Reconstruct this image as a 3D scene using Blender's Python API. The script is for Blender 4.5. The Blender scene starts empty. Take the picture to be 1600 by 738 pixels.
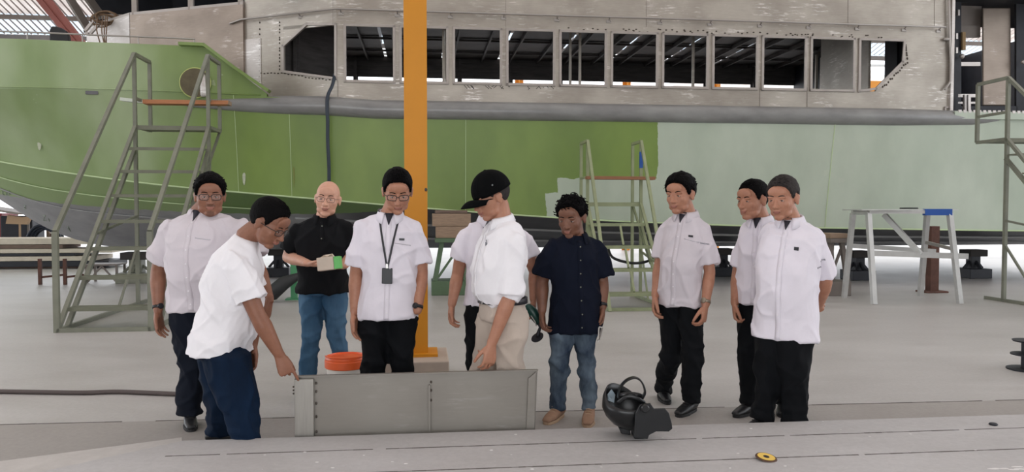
import bpy, bmesh, math, random
import numpy as np
from mathutils import Vector, Matrix, Quaternion, noise
from mathutils.bvhtree import BVHTree

random.seed(4)
V = Vector
SC = bpy.context.scene
COL = SC.collection

# ------------------------------------------------------------------ camera
F = 1186.0
PITCH = math.radians(2.0)
EYE = V((0, 0, 1.45))
cam_data = bpy.data.cameras.new('camera')
cam = bpy.data.objects.new('camera', cam_data)
COL.objects.link(cam)
cam.location = EYE
cam.rotation_euler = (math.radians(90) - PITCH, 0, 0)
cam_data.sensor_width = 36
cam_data.lens = 36 * F / 1600
cam_data.clip_end = 300
SC.camera = cam

# ------------------------------------------------------------------ world, light, exposure
SC.view_settings.view_transform = 'Standard'
SC.view_settings.look = 'None'
SC.view_settings.gamma = 1
SC.view_settings.use_curve_mapping = False
SC.view_settings.exposure = 0.42
world = bpy.data.worlds.new('sky')
SC.world = world
world.use_nodes = True
WB = world.node_tree.nodes['Background']
WB.inputs[0].default_value = (0.93, 0.96, 1.0, 1)
WB.inputs[1].default_value = 2.05
SC.cycles.max_bounces = 6
SC.cycles.diffuse_bounces = 4
SC.cycles.use_denoising = True

# added area lamp behind the camera: soft front fill, not a real opening
def area(name, loc, rot, sx, sy, power, col=(1, 1, 1)):
    l = bpy.data.lights.new(name, 'AREA')
    l.shape = 'RECTANGLE'; l.size = sx; l.size_y = sy; l.energy = power; l.color = col
    o = bpy.data.objects.new(name, l); COL.objects.link(o)
    o.location = loc; o.rotation_euler = rot
    return o
area('added_front_fill', (-2, -8.6, 2.7), (math.radians(82), 0, 0), 12, 5, 200, (1, 0.98, 0.96))

# ------------------------------------------------------------------ geometry helpers
def P(u, v, Y):
    """point of the place seen at photo pixel (u, v) at distance Y from the camera plane"""
    x = (u - 800) / F; y = -(v - 369) / F
    dy = math.cos(PITCH) + y * math.sin(PITCH)
    dz = -math.sin(PITCH) + y * math.cos(PITCH)
    k = Y / dy
    return V((x * k, Y, 1.45 + dz * k))

P0 = V((-2.85, 13.0, 0))
YAW = math.radians(6.7)
T = V((math.cos(YAW), math.sin(YAW), 0))      # along the boat, towards the stern
N = V((-math.sin(YAW), math.cos(YAW), 0))     # inboard, away from the viewer
Z = V((0, 0, 1))
def B(s, o, z): return P0 + T * s + N * o + Z * z
def hit(u, v, A, nrm):
    """photo pixel -> point on the vertical plane through A with normal nrm"""
    d = P(u, v, 10) - EYE
    k = (A - EYE).dot(nrm) / d.dot(nrm)
    return EYE + d * k
def wallpt(u, v, o=0.0): return hit(u, v, P0 + N * o, N)
def s_of(p): return (p - P0).dot(T)

def lin(c):
    c = c / 255.0
    return c / 12.92 if c <= 0.04045 else ((c + 0.055) / 1.055) ** 2.4
def rgb(r, g, b): return (lin(r), lin(g), lin(b), 1)

MATS = {}
def mat(name, col, rough=0.6, metal=0.0, var=0.0, scale=6.0, bump=0.0, bscale=40.0, stretch=None,
        col2=None, spec=None, coat=0.0, trans=0.0, sheen=0.0, sss=0.0):
    if name in MATS: return MATS[name]
    m = bpy.data.materials.new(name); m.use_nodes = True
    nt = m.node_tree; b = nt.nodes['Principled BSDF']
    b.inputs['Base Color'].default_value = col
    b.inputs['Roughness'].default_value = rough
    b.inputs['Metallic'].default_value = metal
    if spec is not None: b.inputs['Specular IOR Level'].default_value = spec
    if coat: b.inputs['Coat Weight'].default_value = coat
    if trans: b.inputs['Transmission Weight'].default_value = trans
    if sheen: b.inputs['Sheen Weight'].default_value = sheen
    if sss:
        b.inputs['Subsurface Weight'].default_value = sss
        b.inputs['Subsurface Radius'].default_value = (0.012, 0.005, 0.003)
    tc = nt.nodes.new('ShaderNodeTexCoord')
    mp = nt.nodes.new('ShaderNodeMapping')
    if stretch: mp.inputs['Scale'].default_value = stretch
    nt.links.new(tc.outputs['Object'], mp.inputs['Vector'])
    if var or col2:
        n = nt.nodes.new('ShaderNodeTexNoise'); n.inputs['Scale'].default_value = scale
        n.inputs['Detail'].default_value = 6; n.inputs['Roughness'].default_value = 0.6
        nt.links.new(mp.outputs['Vector'], n.inputs['Vector'])
        r = nt.nodes.new('ShaderNodeValToRGB')
        if col2 is None:
            lo = tuple(max(0, c * (1 - var)) for c in col[:3]) + (1,)
            hi = tuple(min(1, c * (1 + var)) for c in col[:3]) + (1,)
        else: lo, hi = col, col2
        r.color_ramp.elements[0].position = 0.3; r.color_ramp.elements[0].color = lo
        r.color_ramp.elements[1].position = 0.7; r.color_ramp.elements[1].color = hi
        nt.links.new(n.outputs['Fac'], r.inputs['Fac'])
        nt.links.new(r.outputs['Color'], b.inputs['Base Color'])
    if bump:
        n2 = nt.nodes.new('ShaderNodeTexNoise'); n2.inputs['Scale'].default_value = bscale
        n2.inputs['Detail'].default_value = 5
        nt.links.new(mp.outputs['Vector'], n2.inputs['Vector'])
        bp = nt.nodes.new('ShaderNodeBump'); bp.inputs['Strength'].default_value = bump
        bp.inputs['Distance'].default_value = 0.01
        nt.links.new(n2.outputs['Fac'], bp.inputs['Height'])
        nt.links.new(bp.outputs['Normal'], b.inputs['Normal'])
    MATS[name] = m
    return m

LOC = {}
class MB:
    """collects shapes in world coordinates and links them as ONE mesh object"""
    def __init__(self): self.v = []; self.f = []; self.m = []
    def add(self, vs, fs, mi=0):
        k = len(self.v)
        self.v += [V(p) for p in vs]; self.f += [tuple(i + k for i in f) for f in fs]; self.m += [mi] * len(fs)
        return self
    def box8(self, c, mi=0):
        return self.add(c, [(0, 3, 2, 1), (4, 5, 6, 7), (0, 1, 5, 4), (1, 2, 6, 5), (2, 3, 7, 6), (3, 0, 4, 7)], mi)
    def box(self, c, sx, sy, sz, X=None, Yv=None, mi=0):
        """box centred at c, half the sizes along X, Yv and their normal"""
        X = (X or V((1, 0, 0))).normalized(); Yv = (Yv or V((0, 1, 0))).normalized(); Zv = X.cross(Yv).normalized()
        c = V(c); a = X * sx / 2; b = Yv * sy / 2; d = Zv * sz / 2
        return self.box8([c - a - b - d, c + a - b - d, c + a + b - d, c - a + b - d,
                          c - a - b + d, c + a - b + d, c + a + b + d, c - a + b + d], mi)
    def bar(self, p, q, w, h=None, up=None, mi=0):
        """square bar from p to q; h is along `up`"""
        h = h or w; p = V(p); q = V(q); t = (q - p).normalized()
        up = V(up) if up is not None else Z
        if abs(t.dot(up)) > 0.98: up = N
        a = t.cross(up).normalized() * w / 2; b = a.cross(t).normalized() * h / 2
        return self.box8([p - a - b, p + a - b, p + a + b, p - a + b, q - a - b, q + a - b, q + a + b, q - a + b], mi)
    def tube(self, pts, r, seg=8, mi=0):
        return self.loft([V(p) for p in pts], [(r, r) if not isinstance(r, (list, tuple)) else (r[i], r[i]) for i in range(len(pts))], None, seg, mi=mi)
    def loft(self, pts, rads, ref=None, seg=16, mi=0, rnd=True, sq=1.0):
        """closed tube through pts; rads = (radius along ref, other radius); sq<1 squares the section"""
        pts = [V(p) for p in pts]; n = len(pts); rings = []
        ring_r = [V(r) if False else (r, r) if not isinstance(r, (list, tuple)) else tuple(r) for r in rads]
        prev = None
        for i in range(n):
            t = (pts[min(i + 1, n - 1)] - pts[max(i - 1, 0)])
            t = t.normalized() if t.length > 1e-9 else Z.copy()
            rf = ref[i] if isinstance(ref, list) else ref
            if rf is None:
                if prev is None: rf = V((1, 0, 0)) if abs(t.x) < 0.8 else V((0, 1, 0))
                else: rf = prev
            a = (rf - t * rf.dot(t)).normalized(); prev = a; b = t.cross(a).normalized()
            rings.append((pts[i], a, b, ring_r[i], t))
        R = []
        if rnd:
            p, a, b, r, t = rings[0]; m = min(r)
            for ang in (70, 40): R.append((p - t * m * math.sin(math.radians(ang)), a, b, (r[0] - m * (1 - math.cos(math.radians(ang))), r[1] - m * (1 - math.cos(math.radians(ang))))))
        for p, a, b, r, t in rings: R.append((p, a, b, r))
        if rnd:
            p, a, b, r, t = rings[-1]; m = min(r)
            for ang in (40, 70): R.append((p + t * m * math.sin(math.radians(ang)), a, b, (r[0] - m * (1 - math.cos(math.radians(ang))), r[1] - m * (1 - math.cos(math.radians(ang))))))
        vs = []; fs = []
        for p, a, b, r in R:
            for k in range(seg):
                th = 2 * math.pi * k / seg; c, s_ = math.cos(th), math.sin(th)
                if sq != 1.0:
                    c = math.copysign(abs(c) ** sq, c); s_ = math.copysign(abs(s_) ** sq, s_)
                vs.append(p + a * r[0] * c + b * r[1] * s_)
        for i in range(len(R) - 1):
            for k in range(seg):
                k2 = (k + 1) % seg
                fs.append((i * seg + k, i * seg + k2, (i + 1) * seg + k2, (i + 1) * seg + k))
        fs.append(tuple(range(seg - 1, -1, -1)))
        L = (len(R) - 1) * seg
        fs.append(tuple(L + k for k in range(seg)))
        return self.add(vs, fs, mi)
    def ell(self, c, r, M=None, seg=18, rings=12, mi=0):
        """ellipsoid; c and r in the frame of M"""
        vs = []; fs = []
        for i in range(1, rings):
            ph = math.pi * i / rings
            for k in range(seg):
                th = 2 * math.pi * k / seg
                vs.append(V((c[0] + r[0] * math.sin(ph) * math.cos(th), c[1] + r[1] * math.sin(ph) * math.sin(th), c[2] + r[2] * math.cos(ph))))
        vs.append(V((c[0], c[1], c[2] + r[2]))); vs.append(V((c[0], c[1], c[2] - r[2])))
        top = len(vs) - 2; bot = top + 1
        for i in range(rings - 2):
            for k in range(seg):
                k2 = (k + 1) % seg
                fs.append((i * seg + k, (i + 1) * seg + k, (i + 1) * seg + k2, i * seg + k2))
        for k in range(seg):
            k2 = (k + 1) % seg
            fs.append((top, k, k2)); fs.append((bot, (rings - 2) * seg + k2, (rings - 2) * seg + k))
        if M is not None: vs = [M @ v for v in vs]
        return self.add(vs, fs, mi)
    def prism(self, poly, off, mi=0):
        """polygon (list of points) extruded by off"""
        n = len(poly); off = V(off)
        vs = [V(p) for p in poly] + [V(p) + off for p in poly]
        fs = [tuple(range(n - 1, -1, -1)), tuple(range(n, 2 * n))]
        for k in range(n): fs.append((k, (k + 1) % n, n + (k + 1) % n, n + k))
        return self.add(vs, fs, mi)
    def lathe(self, c, prof, seg=32, axis=None, ref=None, mi=0):
        """profile (radius, height) turned round axis at c, closed"""
        axis = (axis or Z).normalized(); ref = ref or (V((1, 0, 0)) if abs(axis.x) < 0.9 else V((0, 1, 0)))
        a = (ref - axis * ref.dot(axis)).normalized(); b = axis.cross(a); c = V(c); vs = []; fs = []
        for r, h in prof:
            for k in range(seg):
                th = 2 * math.pi * k / seg
                vs.append(c + axis * h + a * r * math.cos(th) + b * r * math.sin(th))
        for i in range(len(prof) - 1):
            for k in range(seg):
                k2 = (k + 1) % seg; fs.append((i * seg + k, i * seg + k2, (i + 1) * seg + k2, (i + 1) * seg + k))
        fs.append(tuple(range(seg - 1, -1, -1))); L = (len(prof) - 1) * seg; fs.append(tuple(L + k for k in range(seg)))
        return self.add(vs, fs, mi)
    def grid(self, rows, mi=0):
        """surface through a grid of points"""
        n = len(rows[0]); vs = [p for r in rows for p in r]; fs = []
        for i in range(len(rows) - 1):
            for k in range(n - 1): fs.append((i * n + k, i * n + k + 1, (i + 1) * n + k + 1, (i + 1) * n + k))
        return self.add(vs, fs, mi)
    def mesh(self, name, loc=V((0, 0, 0))):
        me = bpy.data.meshes.new(name)
        me.from_pydata([tuple(p - loc) for p in self.v], [], self.f); me.update()
        me.polygons.foreach_set('material_index', self.m)
        return me
    def build(self, name, m, parent=None, smooth=False, bevel=0.0, solid=0.0, loc=None, fixn=True, tris=False):
        if parent is not None: L = LOC[parent.name]
        elif loc is not None: L = V(loc)
        else:
            xs = [p.x for p in self.v]; ys = [p.y for p in self.v]; zs = [p.z for p in self.v]
            L = V(((min(xs) + max(xs)) / 2, (min(ys) + max(ys)) / 2, min(zs)))
        me = self.mesh(name, L)
        if fixn:
            bm = bmesh.new(); bm.from_mesh(me); bmesh.ops.recalc_face_normals(bm, faces=bm.faces); bm.to_mesh(me); bm.free()
        return put(me, name, m, parent, L, smooth, bevel, solid)

def put(me, name, m, parent, L, smooth=False, bevel=0.0, solid=0.0):
    o = bpy.data.objects.new(name, me); COL.objects.link(o)
    for x in (m if isinstance(m, (list, tuple)) else [m]): me.materials.append(x)
    LOC[o.name] = V(L)
    if parent is not None: o.parent = parent
    else: o.location = L
    if solid:
        d = o.modifiers.new('solid', 'SOLIDIFY'); d.thickness = solid; d.offset = 0
    if bevel:
        d = o.modifiers.new('bevel', 'BEVEL'); d.width = bevel; d.segments = 2; d.limit_method = 'ANGLE'; d.angle_limit = math.radians(40)
    if smooth:
        me.polygons.foreach_set('use_smooth', [True] * len(me.polygons))
        if smooth == 'auto':
            try: me.set_sharp_from_angle(angle=math.radians(35))
            except Exception: pass
    return o

def empty(name, loc):
    o = bpy.data.objects.new(name, None); COL.objects.link(o); o.location = loc; o.empty_display_size = 0.2
    LOC[o.name] = V(loc)
    return o
def tag(o, label=None, cat=None, group=None, kind=None):
    if label: o['label'] = label
    if cat: o['category'] = cat
    if group: o['group'] = group
    if kind: o['kind'] = kind
    return o
def struct(o, label=None, cat=None):
    return tag(o, label, cat, None, 'structure')

def remesh(mb, voxel, it=2, fac=0.5):
    """one continuous surface out of overlapping closed shapes"""
    me = mb.mesh('tmp'); o = bpy.data.objects.new('tmp', me); COL.objects.link(o)
    d = o.modifiers.new('r', 'REMESH'); d.mode = 'VOXEL'; d.voxel_size = voxel; d.adaptivity = 0
    if it:
        s = o.modifiers.new('s', 'SMOOTH'); s.factor = fac; s.iterations = it
    dg = bpy.context.evaluated_depsgraph_get()
    out = bpy.data.meshes.new_from_object(o.evaluated_get(dg))
    bpy.data.objects.remove(o); bpy.data.meshes.remove(me)
    out.materials.clear()
    return out
def co_of(me):
    a = np.empty(len(me.vertices) * 3); me.vertices.foreach_get('co', a); return a.reshape(-1, 3)
def no_of(me):
    a = np.empty(len(me.vertices) * 3); me.vertices.foreach_get('normal', a); return a.reshape(-1, 3)
# ------------------------------------------------------------------ materials of the place
def node_mat(name):
    m = bpy.data.materials.new(name); m.use_nodes = True; MATS[name] = m
    nt = m.node_tree; return m, nt, nt.nodes['Principled BSDF']
def N_(nt, typ, **kw):
    n = nt.nodes.new(typ)
    for k, v in kw.items():
        if k.startswith('i_'):
            n.inputs[int(k[2:])].default_value = v
        else: setattr(n, k, v)
    return n
def ramp(nt, src, a, ca, b_, cb):
    r = nt.nodes.new('ShaderNodeValToRGB'); r.color_ramp.elements[0].position = a; r.color_ramp.elements[0].color = ca
    r.color_ramp.elements[1].position = b_; r.color_ramp.elements[1].color = cb
    nt.links.new(src, r.inputs[0]); return r.outputs[0]
def mixc(nt, fac, a, b_, typ='MIX'):
    m = nt.nodes.new('ShaderNodeMix'); m.data_type = 'RGBA'; m.blend_type = typ
    if isinstance(fac, float): m.inputs[0].default_value = fac
    else: nt.links.new(fac, m.inputs[0])
    for i, x in ((6, a), (7, b_)):
        if isinstance(x, tuple): m.inputs[i].default_value = x
        else: nt.links.new(x, m.inputs[i])
    return m.outputs[2]
def math_(nt, op, a, b_=None, c=None):
    m = nt.nodes.new('ShaderNodeMath'); m.operation = op
    for i, x in enumerate((a, b_, c)):
        if x is None: continue
        if isinstance(x, (int, float)): m.inputs[i].default_value = x
        else: nt.links.new(x, m.inputs[i])
    return m.outputs[0]
def noise_(nt, vec, scale, detail=5, rough=0.6, stretch=None, rot=None):
    mp = nt.nodes.new('ShaderNodeMapping')
    if stretch: mp.inputs['Scale'].default_value = stretch
    if rot: mp.inputs['Rotation'].default_value = rot
    nt.links.new(vec, mp.inputs[0])
    n = nt.nodes.new('ShaderNodeTexNoise'); n.inputs['Scale'].default_value = scale
    n.inputs['Detail'].default_value = detail; n.inputs['Roughness'].default_value = rough
    nt.links.new(mp.outputs[0], n.inputs['Vector']); return n.outputs['Fac']

def concrete(name, base, dark, light, rough=0.5):
    m, nt, b = node_mat(name)
    g = nt.nodes.new('ShaderNodeNewGeometry').outputs['Position']
    big = noise_(nt, g, 0.55, 6, 0.6, (0.6, 1.3, 1), (0, 0, 0.12))
    mid = noise_(nt, g, 2.6, 8, 0.65, (0.5, 1.6, 1), (0, 0, 0.12))
    fine = noise_(nt, g, 30, 6, 0.7)
    c = ramp(nt, big, 0.34, dark, 0.66, light)
    c2 = ramp(nt, mid, 0.3, dark, 0.7, light)
    c = mixc(nt, 0.45, c, c2)
    c = mixc(nt, 0.35, c, base)
    f = ramp(nt, fine, 0.25, (0.82, 0.82, 0.82, 1), 0.75, (1.1, 1.1, 1.1, 1))
    c = mixc(nt, 0.6, c, f, 'MULTIPLY')
    nt.links.new(c, b.inputs['Base Color'])
    rr = math_(nt, 'MULTIPLY_ADD', mid, 0.35, rough - 0.17)
    nt.links.new(rr, b.inputs['Roughness'])
    bp = nt.nodes.new('ShaderNodeBump'); bp.inputs['Strength'].default_value = 0.15; bp.inputs['Distance'].default_value = 0.01
    nt.links.new(fine, bp.inputs['Height']); nt.links.new(bp.outputs[0], b.inputs['Normal'])
    return m
M_floor = concrete('floor_concrete', rgb(178, 175, 172), rgb(158, 154, 151), rgb(198, 196, 194), 0.45)
M_slab = concrete('slab_concrete', rgb(180, 178, 177), rgb(160, 157, 156), rgb(198, 196, 196), 0.6)
M_strip = concrete('worn_concrete', rgb(158, 153, 148), rgb(140, 135, 130), rgb(172, 168, 164), 0.6)
M_joint = mat('joint', rgb(95, 90, 85), 0.9)

def metal_sheet(name, base, dark, streak, sc=1.0, rough=0.42, metal=0.55):
    m, nt, b = node_mat(name)
    tc = nt.nodes.new('ShaderNodeNewGeometry').outputs['Position']
    brush = noise_(nt, tc, 9 * sc, 7, 0.7, (0.6, 0.6, 5))
    patch = noise_(nt, tc, 1.4 * sc, 4, 0.5, (1, 1, 1.4))
    scr = noise_(nt, tc, 3.2 * sc, 9, 0.72, (1, 1, 8), (0, 0.12, 0))
    where = noise_(nt, tc, 2.3, 3, 0.5)
    c = ramp(nt, patch, 0.35, dark, 0.65, base)
    c = mixc(nt, 0.35, c, ramp(nt, brush, 0.3, dark, 0.7, base))
    fl_ = ramp(nt, scr, 0.53, (0, 0, 0, 1), 0.60, (.85, .85, .85, 1))
    s = math_(nt, 'MULTIPLY', fl_, math_(nt, 'SMOOTH_MIN', math_(nt, 'MAXIMUM', math_(nt, 'MULTIPLY_ADD', where, 6, -3.1), 0), 1, 0.1))
    c = mixc(nt, s, c, streak)
    nt.links.new(c, b.inputs['Base Color'])
    b.inputs['Metallic'].default_value = metal
    nt.links.new(math_(nt, 'MULTIPLY_ADD', brush, 0.25, rough - 0.1), b.inputs['Roughness'])
    return m
M_alu = metal_sheet('bare_aluminium', rgb(182, 176, 166), rgb(148, 141, 132), rgb(232, 228, 224))
M_alu2 = metal_sheet('bare_aluminium_brown', rgb(160, 147, 135), rgb(130, 118, 108), rgb(205, 195, 188))
M_alul = metal_sheet('bare_aluminium_light', rgb(205, 200, 196), rgb(172, 165, 160), rgb(240, 238, 236))
M_frame = mat('window_frame_metal', rgb(165, 158, 152), 0.5, 0.5, var=0.08, scale=5)
M_panel = metal_sheet('panel_plate', rgb(138, 134, 127), rgb(127, 122, 115), rgb(152, 148, 143), 1.6, 0.4, 0.35)
M_rail = mat('rail_metal', rgb(165, 160, 155), 0.4, 0.6)
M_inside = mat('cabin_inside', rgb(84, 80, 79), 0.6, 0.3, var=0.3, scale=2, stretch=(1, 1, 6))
M_dark = mat('dark_steel_and_shade', rgb(36, 38, 45), 0.55, 0.2, var=0.3, scale=4)
M_rub = mat('gunwale_grey', rgb(118, 118, 118), 0.3, 0.1, col2=rgb(144, 145, 143), scale=2.2, stretch=(0.7, 0.7, 2))
M_keelgrey = mat('primer_grey', rgb(98, 98, 102), 0.55, 0, var=0.08, scale=2)
M_strake = mat('strake_grey', rgb(150, 150, 150), 0.5)
M_weld = mat('weld', rgb(186, 205, 160), 0.5)
M_seam = mat('seam_dark', rgb(70, 62, 55), 0.7)
M_yellow = mat('yellow_paint', rgb(200, 131, 2), 0.55, 0, var=0.05, scale=2)
M_orange = mat('orange_paint', rgb(232, 150, 40), 0.5)
M_wood = mat('wood', rgb(148, 126, 106), 0.75, 0, var=0.2, scale=8, stretch=(1, 1, 8))
M_woodb = mat('wood_dark', rgb(112, 94, 84), 0.8, 0, var=0.22, scale=6, stretch=(1, 1, 8))
M_plank = mat('plank', rgb(176, 118, 80), 0.7, 0, var=0.12, scale=8, stretch=(0.5, 3, 6))
M_stair = mat('stair_paint', rgb(120, 122, 108), 0.5, 0.1, var=0.14, scale=4)
M_stair2 = mat('stair_paint_pale', rgb(140, 148, 115), 0.55, 0.1, var=0.14, scale=4)
M_tread = mat('tread_paint', rgb(112, 114, 98), 0.6, 0.1, var=0.12, scale=5)
M_blackrub = mat('black_rubber', rgb(30, 30, 34), 0.5)
M_black = mat('black_plastic', rgb(18, 20, 22), 0.28)
M_redst = mat('red_steel', rgb(148, 88, 80), 0.6, 0, var=0.12, scale=2)
M_greyst = mat('grey_steel', rgb(120, 112, 106), 0.6, 0.2, var=0.1, scale=3)
M_rust = mat('rust_steel', rgb(92, 62, 52), 0.8, 0.1, var=0.25, scale=8)
M_alubar = mat('aluminium_bar', rgb(196, 196, 194), 0.4, 0.5, var=0.08, scale=6)
M_blue = mat('blue_paint', rgb(34, 82, 160), 0.5)
M_green = mat('green_steel', rgb(84, 108, 80), 0.55, 0, var=0.15, scale=4)

def hull_paint():
    m, nt, b = node_mat('hull_paint')
    pos = nt.nodes.new('ShaderNodeNewGeometry').outputs['Position']
    sx = nt.nodes.new('ShaderNodeSeparateXYZ'); nt.links.new(pos, sx.inputs[0])
    X, Zz = sx.outputs[0], sx.outputs[2]
    big = noise_(nt, pos, 0.7, 3, 0.5, (1, 1, 0.5))
    mid = noise_(nt, pos, 3.2, 6, 0.6, (1, 1, 0.6))
    g1 = ramp(nt, big, 0.4, rgb(106, 130, 62), 0.6, rgb(120, 144, 70))
    g2 = ramp(nt, big, 0.35, rgb(160, 176, 138), 0.65, rgb(124, 146, 92))        # duller bow
    fb = math_(nt, 'MULTIPLY_ADD', X, -0.5, -2.2)
    cl = nt.nodes.new('ShaderNodeClamp'); nt.links.new(fb, cl.inputs[0])
    g = mixc(nt, cl.outputs[0], g1, g2)
    pale = ramp(nt, big, 0.35, rgb(170, 182, 166), 0.65, rgb(186, 196, 182))
    edge = math_(nt, 'MULTIPLY_ADD', mid, 0.16, -0.08)
    xe = math_(nt, 'ADD', X, edge)
    a = math_(nt, 'GREATER_THAN', xe, 2.62)
    ze = math_(nt, 'ADD', Zz, edge)
    c2 = math_(nt, 'MULTIPLY', math_(nt, 'GREATER_THAN', xe, 0.82), math_(nt, 'LESS_THAN', ze, 2.02))
    c3 = math_(nt, 'MULTIPLY', math_(nt, 'GREATER_THAN', xe, 0.6), math_(nt, 'LESS_THAN', ze, 1.75))
    f = math_(nt, 'MAXIMUM', a, math_(nt, 'MAXIMUM', c2, c3))
    c = mixc(nt, math_(nt, 'MULTIPLY', f, 0.93), g, pale)
    # scraped putty patches
    sp = noise_(nt, pos, 1.3, 5, 0.6)
    c = mixc(nt, math_(nt, 'MULTIPLY', math_(nt, 'GREATER_THAN', sp, 0.71), 0.3), c, rgb(190, 196, 180))
    c = mixc(nt, 0.4, c, ramp(nt, mid, 0.3, (0.88, 0.88, 0.88, 1), 0.7, (1.08, 1.08, 1.08, 1)), 'MULTIPLY')
    nt.links.new(c, b.inputs['Base Color']); b.inputs['Roughness'].default_value = 0.38
    return m
def bottom_paint():
    m, nt, b = node_mat('bottom_paint')
    pos = nt.nodes.new('ShaderNodeNewGeometry').outputs['Position']
    sx = nt.nodes.new('ShaderNodeSeparateXYZ'); nt.links.new(pos, sx.inputs[0])
    X, Zz = sx.outputs[0], sx.outputs[2]
    mid = noise_(nt, pos, 2.5, 5, 0.6)
    lineq = math_(nt, 'MULTIPLY_ADD', math_(nt, 'POWER', math_(nt, 'ADD', X, 4.3), 2.0), 0.012, 1.37)
    lim = math_(nt, 'ADD', lineq, math_(nt, 'MULTIPLY_ADD', mid, 0.08, -0.04))
    f = math_(nt, 'GREATER_THAN', Zz, lim)
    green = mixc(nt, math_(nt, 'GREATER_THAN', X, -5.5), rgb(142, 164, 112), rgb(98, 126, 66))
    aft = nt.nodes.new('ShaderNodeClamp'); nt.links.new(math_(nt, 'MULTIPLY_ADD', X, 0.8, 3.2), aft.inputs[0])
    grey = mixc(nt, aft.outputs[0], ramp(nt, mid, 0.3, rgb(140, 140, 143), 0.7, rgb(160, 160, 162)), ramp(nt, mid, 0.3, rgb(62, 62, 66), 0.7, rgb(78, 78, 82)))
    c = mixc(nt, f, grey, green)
    nt.links.new(c, b.inputs['Base Color']); b.inputs['Roughness'].default_value = 0.45
    return m
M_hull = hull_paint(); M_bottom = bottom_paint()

# ------------------------------------------------------------------ the shed
FG = 60
mb = MB(); mb.box8([V((-45, -12, -0.2)), V((45, -12, -0.2)), V((45, 70, -0.2)), V((-45, 70, -0.2)),
                    V((-45, -12, 0)), V((45, -12, 0)), V((45, 70, 0)), V((-45, 70, 0))])
struct(mb.build('floor', M_floor, loc=(0, 0, 0)), 'smooth pale grey concrete floor of the boat shed', 'floor')

def fl(u, v, z=0.0):
    """floor point (height z) under pixel"""
    d = P(u, v, 10) - EYE
    return EYE + d * ((z - 1.45) / d.z)
# darker strip of older concrete beyond the slab and its joint
a0, a1 = fl(0, 665), fl(1600, 626)
dv = (a1 - a0).normalized(); nn = V((dv.y, -dv.x, 0))
mb = MB(); q0 = a0 - dv * 3; q1 = a1 + dv * 3
mb.prism([q0, q1, q1 + nn * 3.2, q0 + nn * 3.2], Z * 0.004)
struct(mb.build('floor_strip', M_strip), 'strip of darker older concrete between the floor joint and the raised slab', 'floor')
mb = MB()
n = 120
for i in range(n):
    if random.random() < 0.12: continue
    p = q0.lerp(q1, i / n); q = q0.lerp(q1, (i + 1) / n); w = 0.006 + random.random() * 0.008
    mb.prism([p - nn * w / 2, q - nn * w / 2, q + nn * w / 2, p + nn * w / 2], Z * 0.006)
struct(mb.build('floor_joint', M_joint), 'thin dark construction joint across the concrete floor', 'floor joint')

# raised slab in the foreground
SH = 0.12
e0 = fl(285, 688.5, SH); e1 = fl(1600, 647.5, SH)
ed = (e1 - e0).normalized(); en = V((ed.y, -ed.x, 0))
e2 = e1 + ed * 4
f0 = fl(60, 738, SH)
f1 = f0 + (f0 - e0) * 0.9
poly = [e0, e2, e2 + en * 3.4, f1 + en * 1.6 + ed * 1.0, f1]
mb = MB(); mb.prism([V((p.x, p.y, 0)) for p in poly], Z * SH)
slab = struct(mb.build('floor_slab', M_slab, bevel=0.006), 'raised grey concrete slab across the foreground', 'floor slab')
mb = MB()
for k, off in enumerate((0.285, 0.66, 1.05)):
    a = e0 + en * off - ed * 0.2 * k; b_ = e2 + en * off
    n = 260
    for i in range(n):
        if random.random() < 0.05: continue
        p = a.lerp(b_, i / n); q = a.lerp(b_, (i + 1) / n); w = 0.005 + random.random() * 0.007
        mb.prism([p - en * w / 2, q - en * w / 2, q + en * w / 2, p + en * w / 2], Z * 0.0015)
g = mb.build('groove', M_joint, slab)
# low sloping apron at its left end
mb = MB()
c0 = fl(285, 687.5, 0.015); c1 = fl(0, 721, 0.03); c2 = c1 + (c1 - c0) * 0.4
top = [c0, c1, c2, f1 + V((-0.1, -0.3, 0)), f1, e0]
mb.prism([V((p.x, p.y, 0.001)) for p in top], Z * 0.03)
struct(mb.build('floor_apron', mat('apron', rgb(192, 188, 184), 0.7, var=0.08, scale=9), bevel=0.004), 'low pale concrete apron feathering out from the slab end', 'floor apron')
# crumbs of mortar along the apron's edge and the slab
mb = MB()
for i in range(46):
    t = random.random(); p = e0.lerp(f0, t) + V((random.uniform(-.05, .02), random.uniform(-.03, .05), 0.036 - SH))
    r = random.uniform(0.004, 0.011); mb.ell(p, (r, r * 1.4, r * 0.5), seg=6, rings=4)
for i in range(40):
    p = e0 + ed * random.uniform(0, 5.0) + en * random.uniform(0.02, 1.0) + Z * 0.001
    r = random.uniform(0.002, 0.006); mb.ell(p, (r * 2, r, r * 0.5), seg=6, rings=4)
p = fl(1580, 733, SH)
for i in range(14):
    mb.ell(p + V((random.uniform(-.1, .1), random.uniform(-.02, .03), 0.001)), (random.uniform(.01, .03), 0.008, 0.002), seg=7, rings=4)
tag(mb.build('mortar_crumbs', mat('crumbs', rgb(222, 220, 218), 0.9)), 'white crumbs and smears scattered on the raised slab', 'debris', kind='stuff')

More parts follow.
